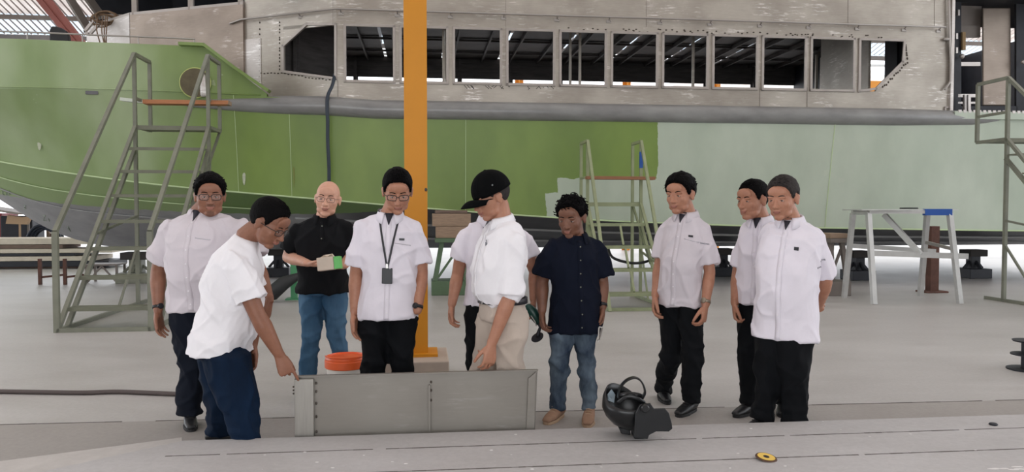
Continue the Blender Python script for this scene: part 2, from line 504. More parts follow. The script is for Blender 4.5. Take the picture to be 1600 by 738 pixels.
# roof: corrugated sheets on purlins, clear sheets in one bay
def roof():
    m, nt, b = node_mat('roof_sheet')
    tc = nt.nodes.new('ShaderNodeTexCoord'); o = tc.outputs['Object']
    mp = nt.nodes.new('ShaderNodeMapping'); mp.inputs['Rotation'].default_value = (0, 0, -YAW)
    nt.links.new(o, mp.inputs[0])
    sx = nt.nodes.new('ShaderNodeSeparateXYZ'); nt.links.new(mp.outputs[0], sx.inputs[0])
    st = noise_(nt, mp.outputs[0], 3.0, 3, 0.5, (1.2, 0.05, 1))
    c = ramp(nt, st, 0.35, rgb(196, 184, 178), 0.65, rgb(226, 218, 212))
    nt.links.new(c, b.inputs['Base Color'])
    tr = nt.nodes.new('ShaderNodeBsdfTranslucent'); nt.links.new(c, tr.inputs[0])
    mx = nt.nodes.new('ShaderNodeMixShader'); mx.inputs[0].default_value = 0.42
    nt.links.new(b.outputs[0], mx.inputs[1]); nt.links.new(tr.outputs[0], mx.inputs[2])
    nt.links.new(mx.outputs[0], nt.nodes['Material Output'].inputs[0])
    m2, nt2, b2 = node_mat('roof_clear_sheet')
    b2.inputs['Base Color'].default_value = rgb(225, 236, 245)
    t2 = nt2.nodes.new('ShaderNodeBsdfTranslucent'); t2.inputs[0].default_value = rgb(205, 220, 232)
    mx2 = nt2.nodes.new('ShaderNodeMixShader'); mx2.inputs[0].default_value = 0.55
    nt2.links.new(b2.outputs[0], mx2.inputs[1]); nt2.links.new(t2.outputs[0], mx2.inputs[2])
    nt2.links.new(mx2.outputs[0], nt2.nodes['Material Output'].inputs[0])
    return m, m2
M_roof, M_clear = roof()
EO, EZ = 15.3, 7.55           # eave: offset from the boat side, height
RO, RZ = -6.0, 13.2           # ridge
FO, FZ = -22.0, 10.0          # front eave
def roofz(o): return EZ + (EO - o) * (RZ - EZ) / (EO - RO) if o > RO else FZ + (o - FO) * (RZ - FZ) / (RO - FO)
mb = MB()
rows = []
os_ = [EO + 0.1, 13.95, 12.6, 11.0, 7.0, 2.0, RO, -14, FO]
ss = [(-26 + i * 0.055) for i in range(int(50 / 0.055))]
for o in os_:
    rows.append([B(s, o, roofz(o) + 0.05 + 0.028 * math.sin(s * 2 * math.pi / 0.22)) for s in ss])
mb.grid(rows)
nper = len(ss) - 1
for k in range(nper * 0, nper * 1): mb.m[k] = 1
for k in range(nper * 4, nper * 5): mb.m[k] = 1 if ((k % nper) // 90) % 3 == 1 else 0
for k in range(nper * 3):
    if (k % nper) % 4 == 1: mb.m[k] = 2
struct(mb.build('ceiling', [M_roof, M_clear, mat('roof_rib', rgb(150, 138, 134), .6)], loc=(0, 0, 0), smooth=True, fixn=False), 'corrugated metal shed roof with a band of clear sheets', 'roof')
for k, (o, w, h) in enumerate(((EO, 0.10, 0.16), (13.95, 0.10, 0.14), (12.6, 0.1, 0.14), (11.0, 0.1, 0.14), (7.0, .12, .2), (2.0, .12, .2), (RO, .15, .25), (FO, .15, .25))):
    mb = MB(); z = roofz(o) - h / 2 - 0.0
    mb.bar(B(-26, o, z), B(23.5, o, z), w, h)
    struct(mb.build('beam', M_greyst), 'grey steel purlin under the corrugated roof', 'roof beam')
mb = MB(); mb.bar(B(-26, EO + .1, EZ - 0.35), B(23.5, EO + .1, EZ - 0.35), 0.09, 0.09)
struct(mb.build('beam', M_alubar), 'pale pipe along the far eave of the shed', 'roof beam')
for k, s in enumerate((-14, -2, 10)):
    mb = MB(); mb.bar(B(s, EO, roofz(EO) - 0.35), B(s, RO, RZ - 0.35), 0.2, 0.3)
    mb.bar(B(s, RO, RZ - .35), B(s, FO, FZ - .35), 0.2, 0.3)
    struct(mb.build('beam', M_redst), 'red oxide painted steel rafter of the shed', 'roof beam')
# unseen wall added behind the camera to cut the front sky light, with a gap
M_wallm = mat('light_blocker_grey', rgb(150, 150, 148), .7, var=.08, scale=2)
mb = MB()
for (s0, s1, z0, z1) in ((-26, -6.5, 0, 11), (7, 23.5, 0, 11), (-6.5, 7, 5.3, 11)):
    mb.box8([B(s0, FO, z0), B(s1, FO, z0), B(s1, FO + .1, z0), B(s0, FO + .1, z0), B(s0, FO, z1), B(s1, FO, z1), B(s1, FO + .1, z1), B(s0, FO + .1, z1)])
struct(mb.build('front_light_blocker', M_wallm), 'added unseen wall behind the camera with a wide gap, cutting front light', 'wall')
# slanting members seen over the bow
for (u0, v0, d0, u1, v1, d1, w, m_, lb) in (
        (52, -20, 24, 146, 96, 26, 0.42, M_redst, 'thick dull red steel brace crossing the roof above the bow'),
        ):
    mb = MB(); a = P(u0, v0, d0); b_ = P(u1, v1, d1)
    mb.bar(a, b_ , w * 0.12, w, up=T); mb.bar(a + N * .12, b_ + N * .12, w * 0.12, w, up=T); mb.bar(a + N * .06, b_ + N * .06, .2, 0.03, up=T)
    struct(mb.build('beam', m_), lb, 'roof beam')
# far columns outside, yellow like the near one
for u in (812, 980, 1120):
    mb = MB(); a = P(u, 300, 27); a = V((a.x, a.y, 0))
    mb.bar(a, a + Z * 6.6, 0.28, 0.05, up=T, mi=0); mb.bar(a + N * .3, a + Z * 6.6 + N * .3, 0.28, 0.05, up=T); mb.bar(a + N * .15, a + Z * 6.6 + N * .15, 0.04, 0.3, up=T)
    struct(mb.build('column', M_orange), 'yellow steel column standing beyond the boat', 'column')
mb = MB(); mb.bar(B(16.9, 15, 6.22), B(30, 15, 6.22), 0.3, 0.55)
struct(mb.build('beam', M_orange), 'yellow crane girder beyond the aft cabin window', 'crane girder')
# neighbouring shed roof seen through the aft window
mb = MB()
rows = []
for o, z in ((24, 7.6), (31, 10.2)):
    rows.append([B(14 + i * .12, o, z + .04 * math.sin(i * 1.3)) for i in range(120)])
mb.grid(rows); struct(mb.build('roof_beyond', M_roof, smooth=True, fixn=False), 'pale corrugated roof of a neighbouring shed', 'roof')

# near yellow column on its concrete footing
def near_column():
    base = fl(665, 571, 0.19); 
    e = tag(empty('footing_column', V((P(649, 500, 6.55).x, 6.55, 0))), kind='structure')
    c = V((P(651, 560, 6.5).x, 6.5, 0.19))
    mb = MB(); mb.bar(c, c + Z * 11, 0.195, 0.012, up=N); mb.bar(c + N * .19, c + N * .19 + Z * 11, 0.195, 0.012, up=N)
    mb.bar(c + N * .095, c + N * .095 + Z * 11, 0.01, 0.19, up=N)
    # outer faces of the boxed section
    mb.bar(c + N * .095 - T * .0925, c + N * .095 - T * .0925 + Z * 11, 0.008, 0.19, up=N)
    mb.bar(c + N * .095 + T * .0925, c + N * .095 + T * .0925 + Z * 11, 0.008, 0.19, up=N)
    col = mb.build('column', M_yellow)
    struct(col, 'tall orange-yellow painted steel column standing in the middle of the group', 'column')
    mb = MB(); mb.box(c + N * .095 + Z * 0.012, 0.36, 0.34, 0.024, T, N)
    mb.build('base_plate', M_yellow, col)
    mb = MB()
    p = c + T * 0.085 - N * 0.006 + Z * 1.43
    mb.ell(p, (0.012, 0.006, 0.016)); mb.build('bolt', M_seam, col)
    bpy.data.objects.remove(e)
    mb = MB(); cc = c + N * 0.05 + T * 0.0
    mb.box(V((cc.x, cc.y, 0.095)), 0.54, 0.66, 0.19, T, N)
    struct(mb.build('column_footing', mat('footing', rgb(172, 158, 145), 0.8, var=0.08, scale=6), bevel=0.01), 'square pale concrete footing under the yellow column', 'footing')
near_column()

# ------------------------------------------------------------------ the boat
boat = tag(empty('aluminium_boat', B(2, 3.2, 0)), 'long unfinished aluminium boat with green primed hull raised on stands', 'boat')
HB = 3.2
def interp(s, tab): return float(np.interp(s, [a for a, _ in tab], [b_ for _, b_ in tab]))
BT = [(-11.5, .04), (-10.5, .9), (-9.5, 1.55), (-8.5, 2.1), (-7.5, 2.5), (-6, 2.9), (-4.5, 3.1), (-3, 3.19), (-1, 3.2), (16, 3.2)]
BC = [(-11.5, .02), (-10, .42), (-9, .85), (-8, 1.3), (-7, 1.75), (-6, 2.12), (-4.5, 2.55), (-3, 2.84), (-1, 2.98), (1, 3.05), (16, 3.08)]
ZC = [(-11.5, 3.7), (-10, 3.4), (-9, 3.1), (-8, 2.8), (-7, 2.5), (-6, 2.28), (-4.5, 2.05), (-3, 1.86), (0, 1.6), (2, 1.43), (4.5, 1.26), (8, 1.13), (12, 1.06), (16, 1.02)]
ZK = [(-11.5, 3.75), (-10.5, 3.3), (-9.5, 2.9), (-8.5, 2.45), (-7.8, 2.1), (-7.17, 1.67), (-6.6, 1.22), (-5.96, .86), (-5.3, .7), (-4.6, .62), (16, .62)]
ZG = [(-11.5, 3.72), (-9, 3.58), (-6, 3.48), (-3, 3.42), (-1, 3.36), (1, 3.32), (16, 3.30)]
ST = [-11.5 + i * 0.275 for i in range(101)]
def sm(s, tab): return sum(interp(s + d, tab) for d in (-.6, -.3, 0, .3, .6)) / 5 if s > -11 else interp(s, tab)
rows = []
for k in range(9):
    t = k / 8
    row = []
    for s in ST:
        bt, bc = sm(s, BT), sm(s, BC); zt, zc = sm(s, ZG) - 0.02, sm(s, ZC)
        tt = t ** 1.25
        o = HB - (bc + (bt - bc) * tt); row.append(B(s, o, zc + (zt - zc) * t))
    rows.append(row)
mb = MB(); mb.grid(rows)
rows2 = [[p + N * 2 * ((P0 + N * HB - p).dot(N)) for p in r] for r in rows]
mb.grid(rows2)
mb.add([r[-1] for r in rows] + [r[-1] for r in rows2], [tuple(list(range(9)) + list(range(17, 8, -1)))])
hull = mb.build('hull', M_hull, boat, smooth='auto')
rows = []
for k in range(7):
    t = k / 6
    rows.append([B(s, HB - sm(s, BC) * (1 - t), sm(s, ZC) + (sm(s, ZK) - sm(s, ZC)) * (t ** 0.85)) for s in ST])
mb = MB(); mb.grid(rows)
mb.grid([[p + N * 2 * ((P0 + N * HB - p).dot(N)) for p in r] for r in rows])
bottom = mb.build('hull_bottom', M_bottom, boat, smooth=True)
# spray rails / strakes
def strake(f, s0, s1, m_, r=0.014):
    pts = []
    s = s0
    while s <= s1:
        t = f
        pts.append(B(s, HB - sm(s, BC) * (1 - t) - 0.01, sm(s, ZC) + (sm(s, ZK) - sm(s, ZC)) * (t ** 0.85) - 0.012)); s += 0.4
    mb = MB(); mb.tube(pts, r, 6); return mb.build('spray_rail', m_, boat, smooth=True)
strake(0.0, -11.2, 15.8, M_weld, 0.016)
strake(0.19, -8.5, -1.5, M_weld, 0.011); strake(0.42, -7.0, -1.0, M_strake, 0.014)
strake(0.30, -1.0, 15.8, M_strake, 0.028); strake(0.66, -1.0, 15.8, M_strake, 0.028)
# vertical plate welds on the side
def sidep(s, t, out=0.0):
    bt, bc = sm(s, BT), sm(s, BC); zt, zc = sm(s, ZG) - .02, sm(s, ZC)
    return B(s, HB - (bc + (bt - bc) * t ** 1.25) - out, zc + (zt - zc) * t)
for u in (366, 452, 728, 1306):
    s = s_of(wallpt(u, 250)); 
    mb = MB(); mb.tube([sidep(s - (0.12 if u == 1306 else 0) * (1 - k / 8), k / 8, 0.003) for k in range(9)], 0.0045 if u != 1306 else .008, 5)
    mb.build('weld_seam', M_weld, hull, smooth=True)
# bow bulwark
sE = s_of(wallpt(417, 150)); sK = s_of(wallpt(322, 88))
rows = [[], [], [], []]
for i in range(60):
    s = -11.4 + (sE + 11.4) * i / 59
    zt = interp(s, [(-14.2, 4.75), (-9, 4.42), (-6, 4.28), (-4, 4.2), (sK, 4.16), (sE, 3.40)])
    zg = sm(s, ZG); o = HB - sm(s, BT)
    rows[0].append(B(s, o, zg - 0.03)); rows[1].append(B(s, o - 0.02 * min(1, (zt - zg)), zt))
    rows[2].append(B(s, o + 0.10, zt)); rows[3].append(B(s, o + 0.12, zg - 0.03))
mb = MB(); mb.grid(rows); mb.build('bulwark', M_hull, boat, smooth='auto')
# slanted bulwark end capping and knuckle
mb = MB()
pts = [B(s, HB - sm(s, BT) - 0.05, interp(s, [(sK - .4, 4.17), (sK, 4.16), (sE, 3.42)]) + 0.01) for s in (sK - 0.4, sK, sK + (sE - sK) * .5, sE + 0.05)]
for a, b_ in zip(pts[:-1], pts[1:]): mb.bar(a, b_, 0.20, 0.05)
mb.build('bulwark_capping', M_hull, boat)
mb = MB(); mb.tube([B(-11.4 + i * .5, HB - sm(-11.4 + i * .5, BT) - 0.005, sm(-11.4 + i * .5, ZG)) for i in range(21)], 0.014, 6)
mb.build('knuckle', M_hull, boat, smooth=True)
# round gunwale fender
pts = [B(s, 0.065 if s > sE + .5 else (0.10 if s > sE - 1 else .04), 3.17 + (0.05 if s < 0 else 0)) for s in [sE - 1.3, sE - .4, sE + .3, sE + .9, 0.5, 2, 4, 6, 8, 10, 11.6, 12.3]]
mb = MB(); mb.loft(pts, [(.03, .05), (.13, .13)] + [(0.155, 0.165)] * (len(pts) - 4) + [(.11, .14), (.05, .06)], N, 20); mb.build('gunwale_fender', M_rub, boat, smooth='auto')
mb = MB(); mb.bar(B(11.2, 0.0, 3.22), B(16, 0.0, 3.22), 0.1, 0.14)
mb.build('gunwale_plate', M_hull, boat)
mb = MB()
for i in range(48): mb.box(B(11.3 + i * .1, -0.045, 3.29), 0.06, 0.02, 0.05, T, N)
mb.build('toothed_strip', M_alul, boat)
# deck
mb = MB()
ins = lambda s: .12 + max(0, -4 - s) * .13
ring = [B(s, min(HB, HB - sm(s, BT) + ins(s)), 3.28) for s in ST[8:]] + [B(s, max(HB, HB + sm(s, BT) - ins(s)), 3.28) for s in reversed(ST[8:])]
mb.prism(ring, Z * 0.03); mb.build('deck', M_alu2, boat)

# ---- deckhouse side wall with its windows
WO = 0.12
SIL, LIN, TOP, BOT = 3.655, 4.61, 6.3, 3.28
mull = [534, 621, 704, 787.6, 870.5, 951, 1031, 1109.5, 1187, 1263, 1338.5]
sm_ = [s_of(wallpt(u, 85, WO)) for u in mull]
sA = s_of(wallpt(526, 85, WO)); sEnd = s_of(wallpt(1486, 85, WO)); sW = s_of(wallpt(1413, 85, WO))
MW = 0.055
mb = MB()
def wpiece(s0, s1, z0, z1, o=WO, th=0.05, mi=0): mb.box8([B(s0, o, z0), B(s1, o, z0), B(s1, o + th, z0), B(s0, o + th, z0), B(s0, o, z1), B(s1, o, z1), B(s1, o + th, z1), B(s0, o + th, z1)], mi)
wpiece(sA, sEnd, BOT, SIL); wpiece(sA, sEnd, LIN, TOP)
wpiece(sA, sm_[0] + MW, SIL, LIN)
for s in sm_[1:]: wpiece(s - MW, s + MW, SIL, LIN)
wpiece(sW, sEnd, SIL, LIN)
def wq(u, v, o=WO): return wallpt(u, v, o)
mb.prism([wq(1415, 96), wq(1415, 144), wq(1366, 144)], N * 0.05)
wall = mb.build('deckhouse_wall', M_alu, boat)
# raised window frames, each with its own rim
def rim(pts, w=0.045, th=0.03, name='window_frame', par=None, nrm=N):
    mb = MB(); n_ = len(pts); c = sum(pts, V((0, 0, 0))) / n_
    for i in range(n_):
        a, b_ = pts[i], pts[(i + 1) % n_]
        t = (b_ - a).normalized()
        mb.bar(a - t * w * .5 - nrm * th * .4, b_ + t * w * .5 - nrm * th * .4, th, w, up=t.cross(nrm))
    return mb.build(name, M_frame, par or boat, bevel=0.004)
for i in range(10):
    a, b_ = sm_[i] + MW, sm_[i + 1] - MW
    rim([B(a, WO, SIL), B(b_, WO, SIL), B(b_, WO, LIN), B(a, WO, LIN)])
a = sm_[10] + MW
rim([B(a, WO, SIL), wq(1368, 139), wq(1410, 97), B(s_of(wq(1413, 62)), WO, LIN), B(a, WO, LIN)])
# angled front part of the side
A_ = B(sA, WO, 0)
Bc = P(383, 80, 13.75); Bc.z = 0
dA = (Bc - A_).normalized(); nA = V((-dA.y, dA.x, 0)); 
if nA.dot(N) < 0: nA = -nA
def ap(u, v): return hit(u, v, A_, nA)
def fz(p, z): return V((p.x, p.y, z))
mb = MB(); th = nA * 0.05
p443 = ap(443, 90)
mb.prism([fz(Bc, BOT), fz(p443, BOT), fz(p443, TOP), fz(Bc, TOP)], th)
mb.prism([fz(p443, LIN), fz(A_, LIN), fz(A_, TOP), fz(p443, TOP)], th)
mb.prism([ap(443, 72), ap(480, 38), fz(p443, ap(480, 38).z)], th)
mb.prism([fz(p443, ap(480, 38).z), fz(A_, ap(480, 38).z), fz(A_, LIN), fz(p443, LIN)], th) if LIN > ap(480, 38).z + .005 else None
mb.prism([fz(p443, BOT), fz(A_, BOT), fz(A_, ap(526, 123).z), ap(443, 112)], th)
mb.build('deckhouse_corner_wall', M_alu, boat)
rim([ap(443, 112), ap(525, 123), ap(525, 38), ap(480, 38), ap(443, 72)], nrm=nA)
mb = MB(); c1_ = ap(408, 80)
mb.prism([fz(Bc, BOT), fz(c1_, BOT), fz(c1_, 4.5), fz(Bc, 4.5)], -nA * 0.012); mb.build('corner_plate', M_alul, boat)
# weld tacks and seams
mb = MB()
for u, v0, v1 in ((437, 34, 112), (406, 34, 150)):
    for k in range(14):
        p = ap(u, v0 + (v1 - v0) * (k + random.random() * .5) / 14) - nA * 0.006
        mb.ell(p, (0.012, 0.008, 0.018), seg=6, rings=4)
for k in range(22):
    p = ap(408 + (526 - 408) * k / 22, 115 + 12 * max(0, (k - 6) / 16) + random.uniform(-1, 1)) - nA * .006
    mb.ell(p, (0.02, 0.008, 0.01), seg=6, rings=4)
for k in range(70):
    u = 880 + random.random() * 500
    p = wq(u, 43 + (u - 880) * 0.03 + random.uniform(-2, 4)) - N * 0.004
    mb.ell(p, (0.02, 0.006, 0.012), seg=6, rings=4)
for (u0, v0, u1, v1) in ((1408, 62, 1412, 95), (1412, 97, 1370, 141)):
    for k in range(14):
        p = wq(u0 + (u1 - u0) * k / 14 + 6, v0 + (v1 - v0) * k / 14 + random.uniform(-2, 2)) - N * .006
        mb.ell(p, (0.016, 0.006, 0.02), seg=6, rings=4)
tag(mb.build('weld_tack', M_seam, boat), kind='stuff')
for u in (528, 1187, 1261): mb = MB(); mb.bar(wq(u, 137 if u > 600 else 125) - N * .002, wq(u, 170) - N * .002, 0.008, 0.006); mb.build('plate_seam', M_greyst, wall)
for u in (520, 790, 1010, 1325, 1460): mb = MB(); mb.bar(wq(u, 42) - N * .002, wq(u, -40) - N * .002, 0.005, 0.005); mb.build('plate_seam', M_greyst, wall)
# handwritten marker strokes on the sill plate
mb = MB()
def stroke(*uv, w=0.009):
    pts = [wq(u, v) - N * 0.003 for u, v in uv]
    for a, b_ in zip(pts[:-1], pts[1:]): mb.bar(a, b_, w, 0.003, up=N)
for x in (725, 730, 735): stroke((x, 133), (x + 5, 139))
stroke((737, 134), (741, 139))
for x in (758, 762): stroke((x, 134), (x + 6, 139))
stroke((768, 136), (772, 134)); stroke((771, 138), (776, 134)); stroke((781, 135), (787, 139)); stroke((786, 135), (783, 139)); stroke((794, 135), (797, 136))
stroke((824, 134), (827, 139)); stroke((828, 138), (825, 140))
stroke((838, 139), (842, 135)); stroke((842, 135), (845, 139)); stroke((848, 136), (850, 137)); stroke((855, 135), (857, 138)); stroke((861, 135), (865, 139))
mb.build('marker_writing', mat('marker_black', rgb(25, 22, 22), 0.6), wall)
# handrail along the house with brackets
HR = 4.86
mb = MB()
hp = [fz(Bc, HR - .02) - nA * .09, fz(A_, HR) - N * .09] + [B(s_of(wq(1472, 48)), WO - .09, HR)]
mb.tube([hp[0] + (hp[0] - hp[1]).normalized() * .25 + Z * -.05, hp[0], hp[1], hp[2]], 0.017, 8); hr = mb.build('handrail', M_rail, boat, smooth=True)
for i, u in enumerate((470, 533, 621, 704, 787, 870, 951, 1031, 1109, 1187, 1263, 1339, 1412, 1466)):
    p = (B(s_of(wq(u, 40)), WO, HR) if u > 526 else fz(ap(u, 40), HR)); n_ = N if u > 526 else nA
    mb = MB(); mb.bar(p - n_ * .09, p - Z * .05, 0.016, .016); mb.box(p - Z * .06 - n_ * .01, 0.09, .02, .05, T, N); mb.ell(p - Z * .05 + T * .03 - n_ * .02, (.015, .015, .015), seg=8, rings=5)
    mb.build('rail_bracket', M_rail, hr)
# vertical pipes at the aft end
mb = MB(); q = [wq(1479, -30), wq(1481, 60), wq(1483, 100), wq(1482, 128), wq(1474, 140)]
mb.tube([p - N * .05 for p in q], 0.022, 8); mb.tube([wq(1474, 62) - N * .04, wq(1481, 62) - N * .04], .03, 8)
mb.build('drain_pipe', M_rail, boat, smooth=True)
mb = MB(); mb.bar(B(sEnd, WO, BOT), B(sEnd, WO, TOP), 0.06, 0.1, up=N); mb.build('corner_post', M_alul, boat)
mb = MB(); a = wq(1480, 172)
rim([wq(1476, 178), wq(1486, 178), wq(1486, 168), wq(1476, 168)], w=.03, name='freeing_port')

# ---- wheelhouse front
C_ = B(-4.14, 2.0, 0); D_ = B(-5.4, 3.2, 0)
mirror = lambda p: p + N * 2 * ((P0 + N * HB - p).dot(N))
Cm, Bm = mirror(C_), mirror(Bc)
def hwall(a, b_, z0, z1, th=.05):
    mb.prism([fz(a, z0), fz(b_, z0), fz(b_, z1), fz(a, z1)], ((b_ - a).cross(Z)).normalized() * -th)
WS = 5.12; CZ0 = 5.3; Am = mirror(A_)
mb = MB(); hwall(Bc, C_, BOT, WS); mb.build('house_front_panel', M_alu2, boat)
mb = MB(); hwall(C_, D_, BOT, WS); mb.build('house_front_panel', M_alul, boat)
mb = MB(); hwall(D_, Cm, BOT, WS); hwall(Cm, Bm, BOT, WS); mb.build('house_front_panel', M_alu, boat)
mb = MB(); hwall(Cm, Bm, WS, TOP); hwall(D_ + N * .3, Cm, WS, TOP); mb.prism([fz(A_ + T * .4, CZ0), fz(Am + T * .4, CZ0), fz(Am + T * .4, TOP), fz(A_ + T * .4, TOP)], T * .05); mb.build('wheelhouse_inner_wall', M_dark, boat)
mb = MB()
for a, b_ in ((Bc, C_), (C_, D_)):
    for z in (WS, ): mb.bar(fz(a, z), fz(b_, z), 0.09, 0.1)
for t in (0.03, 0.46, 0.97): p = Bc.lerp(C_, t); mb.bar(fz(p, WS), fz(p, TOP + .2), 0.09, 0.09)
mb.build('windscreen_frame', M_frame, boat)
mb = MB()
for (u0, v0, u1, v1) in ((137, 44, 92, -30), (160, 28, 118, -30)): mb.bar(P(u0, v0, 15.5), P(u1, v1, 15.1), 0.09, 0.14)
mb.bar(P(118, -30, 15.1), P(215, -30, 14.7), .1, .14); mb.bar(P(160, 26, 15.5), P(207, 28, 14.6), .1, .1)
mb.build('windscreen_frame', M_greyst, boat)
# roof of the house, inner floor, ceiling, far wall
mb = MB()
Am = mirror(A_); E1, E2 = B(sEnd, WO, 0), B(sEnd, 2 * HB - WO, 0)
mb.prism([fz(p, TOP + .02) for p in (fz(A_ + T * .4, 0), A_, Bc, C_, D_, Cm, Bm, Am, fz(Am + T * .4, 0))], Z * 0.06); mb.build('house_roof', M_alu, boat)
# ceiling with slots between its plates where daylight shows as dashes
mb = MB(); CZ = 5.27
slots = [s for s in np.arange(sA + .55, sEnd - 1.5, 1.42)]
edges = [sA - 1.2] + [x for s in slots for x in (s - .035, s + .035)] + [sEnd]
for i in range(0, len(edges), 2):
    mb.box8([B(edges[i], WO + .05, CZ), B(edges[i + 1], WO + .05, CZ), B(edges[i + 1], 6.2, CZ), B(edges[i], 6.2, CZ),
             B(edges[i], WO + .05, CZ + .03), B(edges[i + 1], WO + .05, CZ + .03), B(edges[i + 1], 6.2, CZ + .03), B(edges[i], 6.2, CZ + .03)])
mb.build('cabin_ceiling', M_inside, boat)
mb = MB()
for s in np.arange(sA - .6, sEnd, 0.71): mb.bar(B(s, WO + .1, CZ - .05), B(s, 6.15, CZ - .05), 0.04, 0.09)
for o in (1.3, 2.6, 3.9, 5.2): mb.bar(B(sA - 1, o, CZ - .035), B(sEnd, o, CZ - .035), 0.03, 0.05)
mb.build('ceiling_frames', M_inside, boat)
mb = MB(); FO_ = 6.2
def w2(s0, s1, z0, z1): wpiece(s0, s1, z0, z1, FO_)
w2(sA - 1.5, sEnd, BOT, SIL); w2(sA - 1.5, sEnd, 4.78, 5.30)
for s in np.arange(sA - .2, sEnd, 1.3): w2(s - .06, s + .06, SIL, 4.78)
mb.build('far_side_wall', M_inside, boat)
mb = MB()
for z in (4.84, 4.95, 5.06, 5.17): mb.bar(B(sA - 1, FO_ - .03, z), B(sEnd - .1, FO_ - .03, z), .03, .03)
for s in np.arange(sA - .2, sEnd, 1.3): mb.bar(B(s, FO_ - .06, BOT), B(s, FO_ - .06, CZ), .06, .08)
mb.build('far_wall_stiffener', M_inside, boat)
# bulkheads and stanchions inside
mb = MB()
for u, o in ((693, .9), (697, 1.2), (891, 1.4), (906, 1.2), (1083, 1.4)):
    s = s_of(wallpt(u, 85, o)); mb.bar(B(s, o, BOT), B(s, o, CZ), .045, .045)
mb.build('stanchion', M_alu, boat)
mb = MB(); s = s_of(wallpt(1322, 85, 1.6)); mb.box8([B(s, .8, BOT), B(s + .05, .8, BOT), B(s + .05, 2.6, BOT), B(s, 2.6, BOT), B(s, .8, CZ), B(s + .05, .8, CZ), B(s + .05, 2.6, CZ), B(s, 2.6, CZ)])
s = s_of(wallpt(1300, 85, 2.6)); mb.bar(B(s, 2.6, BOT), B(s, 2.6, CZ), .05, .3)
for k in range(5): s2 = s_of(wallpt(1268 + k * 8, 85, 2.6 + k * .3)); mb.bar(B(s2, 2.6 + k * .3, BOT), B(s2, 2.6 + k * .3, 4.9), .05, .05)
mb.build('bulkhead', M_alu, boat)
mb = MB()
for u, o in ((466, 1.5), (461, 1.4), (496, 2.2)): s = s_of(wallpt(u, 85, o)); mb.bar(B(s, o, BOT), B(s, o, CZ), .05, .05)
mb.box8([B(-1.6, .9, BOT), B(-.2, 2.4, BOT), B(-.2, 2.45, BOT), B(-1.6, .95, BOT), B(-1.6, .9, CZ), B(-.2, 2.4, CZ), B(-.2, 2.45, CZ), B(-1.6, .95, CZ)])
mb.build('forward_bulkhead', M_inside, boat)
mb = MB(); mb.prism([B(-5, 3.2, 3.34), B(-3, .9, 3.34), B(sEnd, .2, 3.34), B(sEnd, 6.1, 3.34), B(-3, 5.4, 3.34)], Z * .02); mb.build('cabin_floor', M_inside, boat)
# ---- aft deck under the overhang, its darkness put into the near-black wall colour
AO = 1.45
mb = MB()
def aw(u0, u1, v0, v1, o, th=.05, m=None):
    a, b_ = wallpt(u0, v1, o), wallpt(u1, v1, o); c, d = wallpt(u1, v0, o), wallpt(u0, v0, o)
    mb.prism([a, b_, c, d], N * th)
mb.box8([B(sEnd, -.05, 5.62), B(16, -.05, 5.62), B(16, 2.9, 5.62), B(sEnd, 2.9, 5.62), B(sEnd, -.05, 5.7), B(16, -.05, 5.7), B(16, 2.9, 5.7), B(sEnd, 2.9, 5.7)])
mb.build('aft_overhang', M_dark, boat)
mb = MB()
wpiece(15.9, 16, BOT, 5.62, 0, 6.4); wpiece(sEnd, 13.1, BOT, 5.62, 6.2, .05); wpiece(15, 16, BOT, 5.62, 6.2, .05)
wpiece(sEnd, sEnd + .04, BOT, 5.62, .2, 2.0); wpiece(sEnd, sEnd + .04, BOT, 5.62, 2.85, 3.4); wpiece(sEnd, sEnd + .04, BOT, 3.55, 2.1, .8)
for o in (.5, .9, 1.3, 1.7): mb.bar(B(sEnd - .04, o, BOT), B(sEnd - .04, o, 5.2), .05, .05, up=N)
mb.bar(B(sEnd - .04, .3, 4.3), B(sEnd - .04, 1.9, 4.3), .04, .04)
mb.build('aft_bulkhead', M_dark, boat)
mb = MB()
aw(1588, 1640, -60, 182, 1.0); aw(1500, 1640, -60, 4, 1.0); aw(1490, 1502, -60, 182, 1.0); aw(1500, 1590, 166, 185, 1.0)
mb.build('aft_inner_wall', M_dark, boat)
mb = MB(); aw(1536, 1580, 12, 165, 1.1, .04); mb.build('aft_door_panel', M_alu2, boat, bevel=.02)
mb = MB(); aw(1502, 1534, 0, 40, 1.25); aw(1502, 1532, 40, 58, 1.2, .06); mb.build('aft_locker_panel', M_greyst, boat)
for q_ in ((1500, 1532, 97, 103, 1.05), (1497, 1530, 147, 152, 1.0), (1497, 1526, 159, 162, 1.0), (1507, 1512, 148, 178, .8), (1513, 1517, 148, 178, .7), (1497, 1500, 15, 24, .95), (1494, 1497, 52, 61, .95), (1494, 1497, 74, 83, .95)):
    mb = MB(); aw(*q_); mb.build('aft_shelf_bar', M_alul, boat)
mb = MB(); aw(1504, 1509, 50, 78, .95); mb.build('hanging_glove', mat('leather', rgb(150, 125, 90), .8), boat)
mb = MB(); mb.ell(wallpt(1503, 88, .9), (.05, .05, .05)); mb.ell(wallpt(1598, 97, .9), (.04, .04, .04)); mb.build('round_fitting', M_alul, boat, smooth=True)

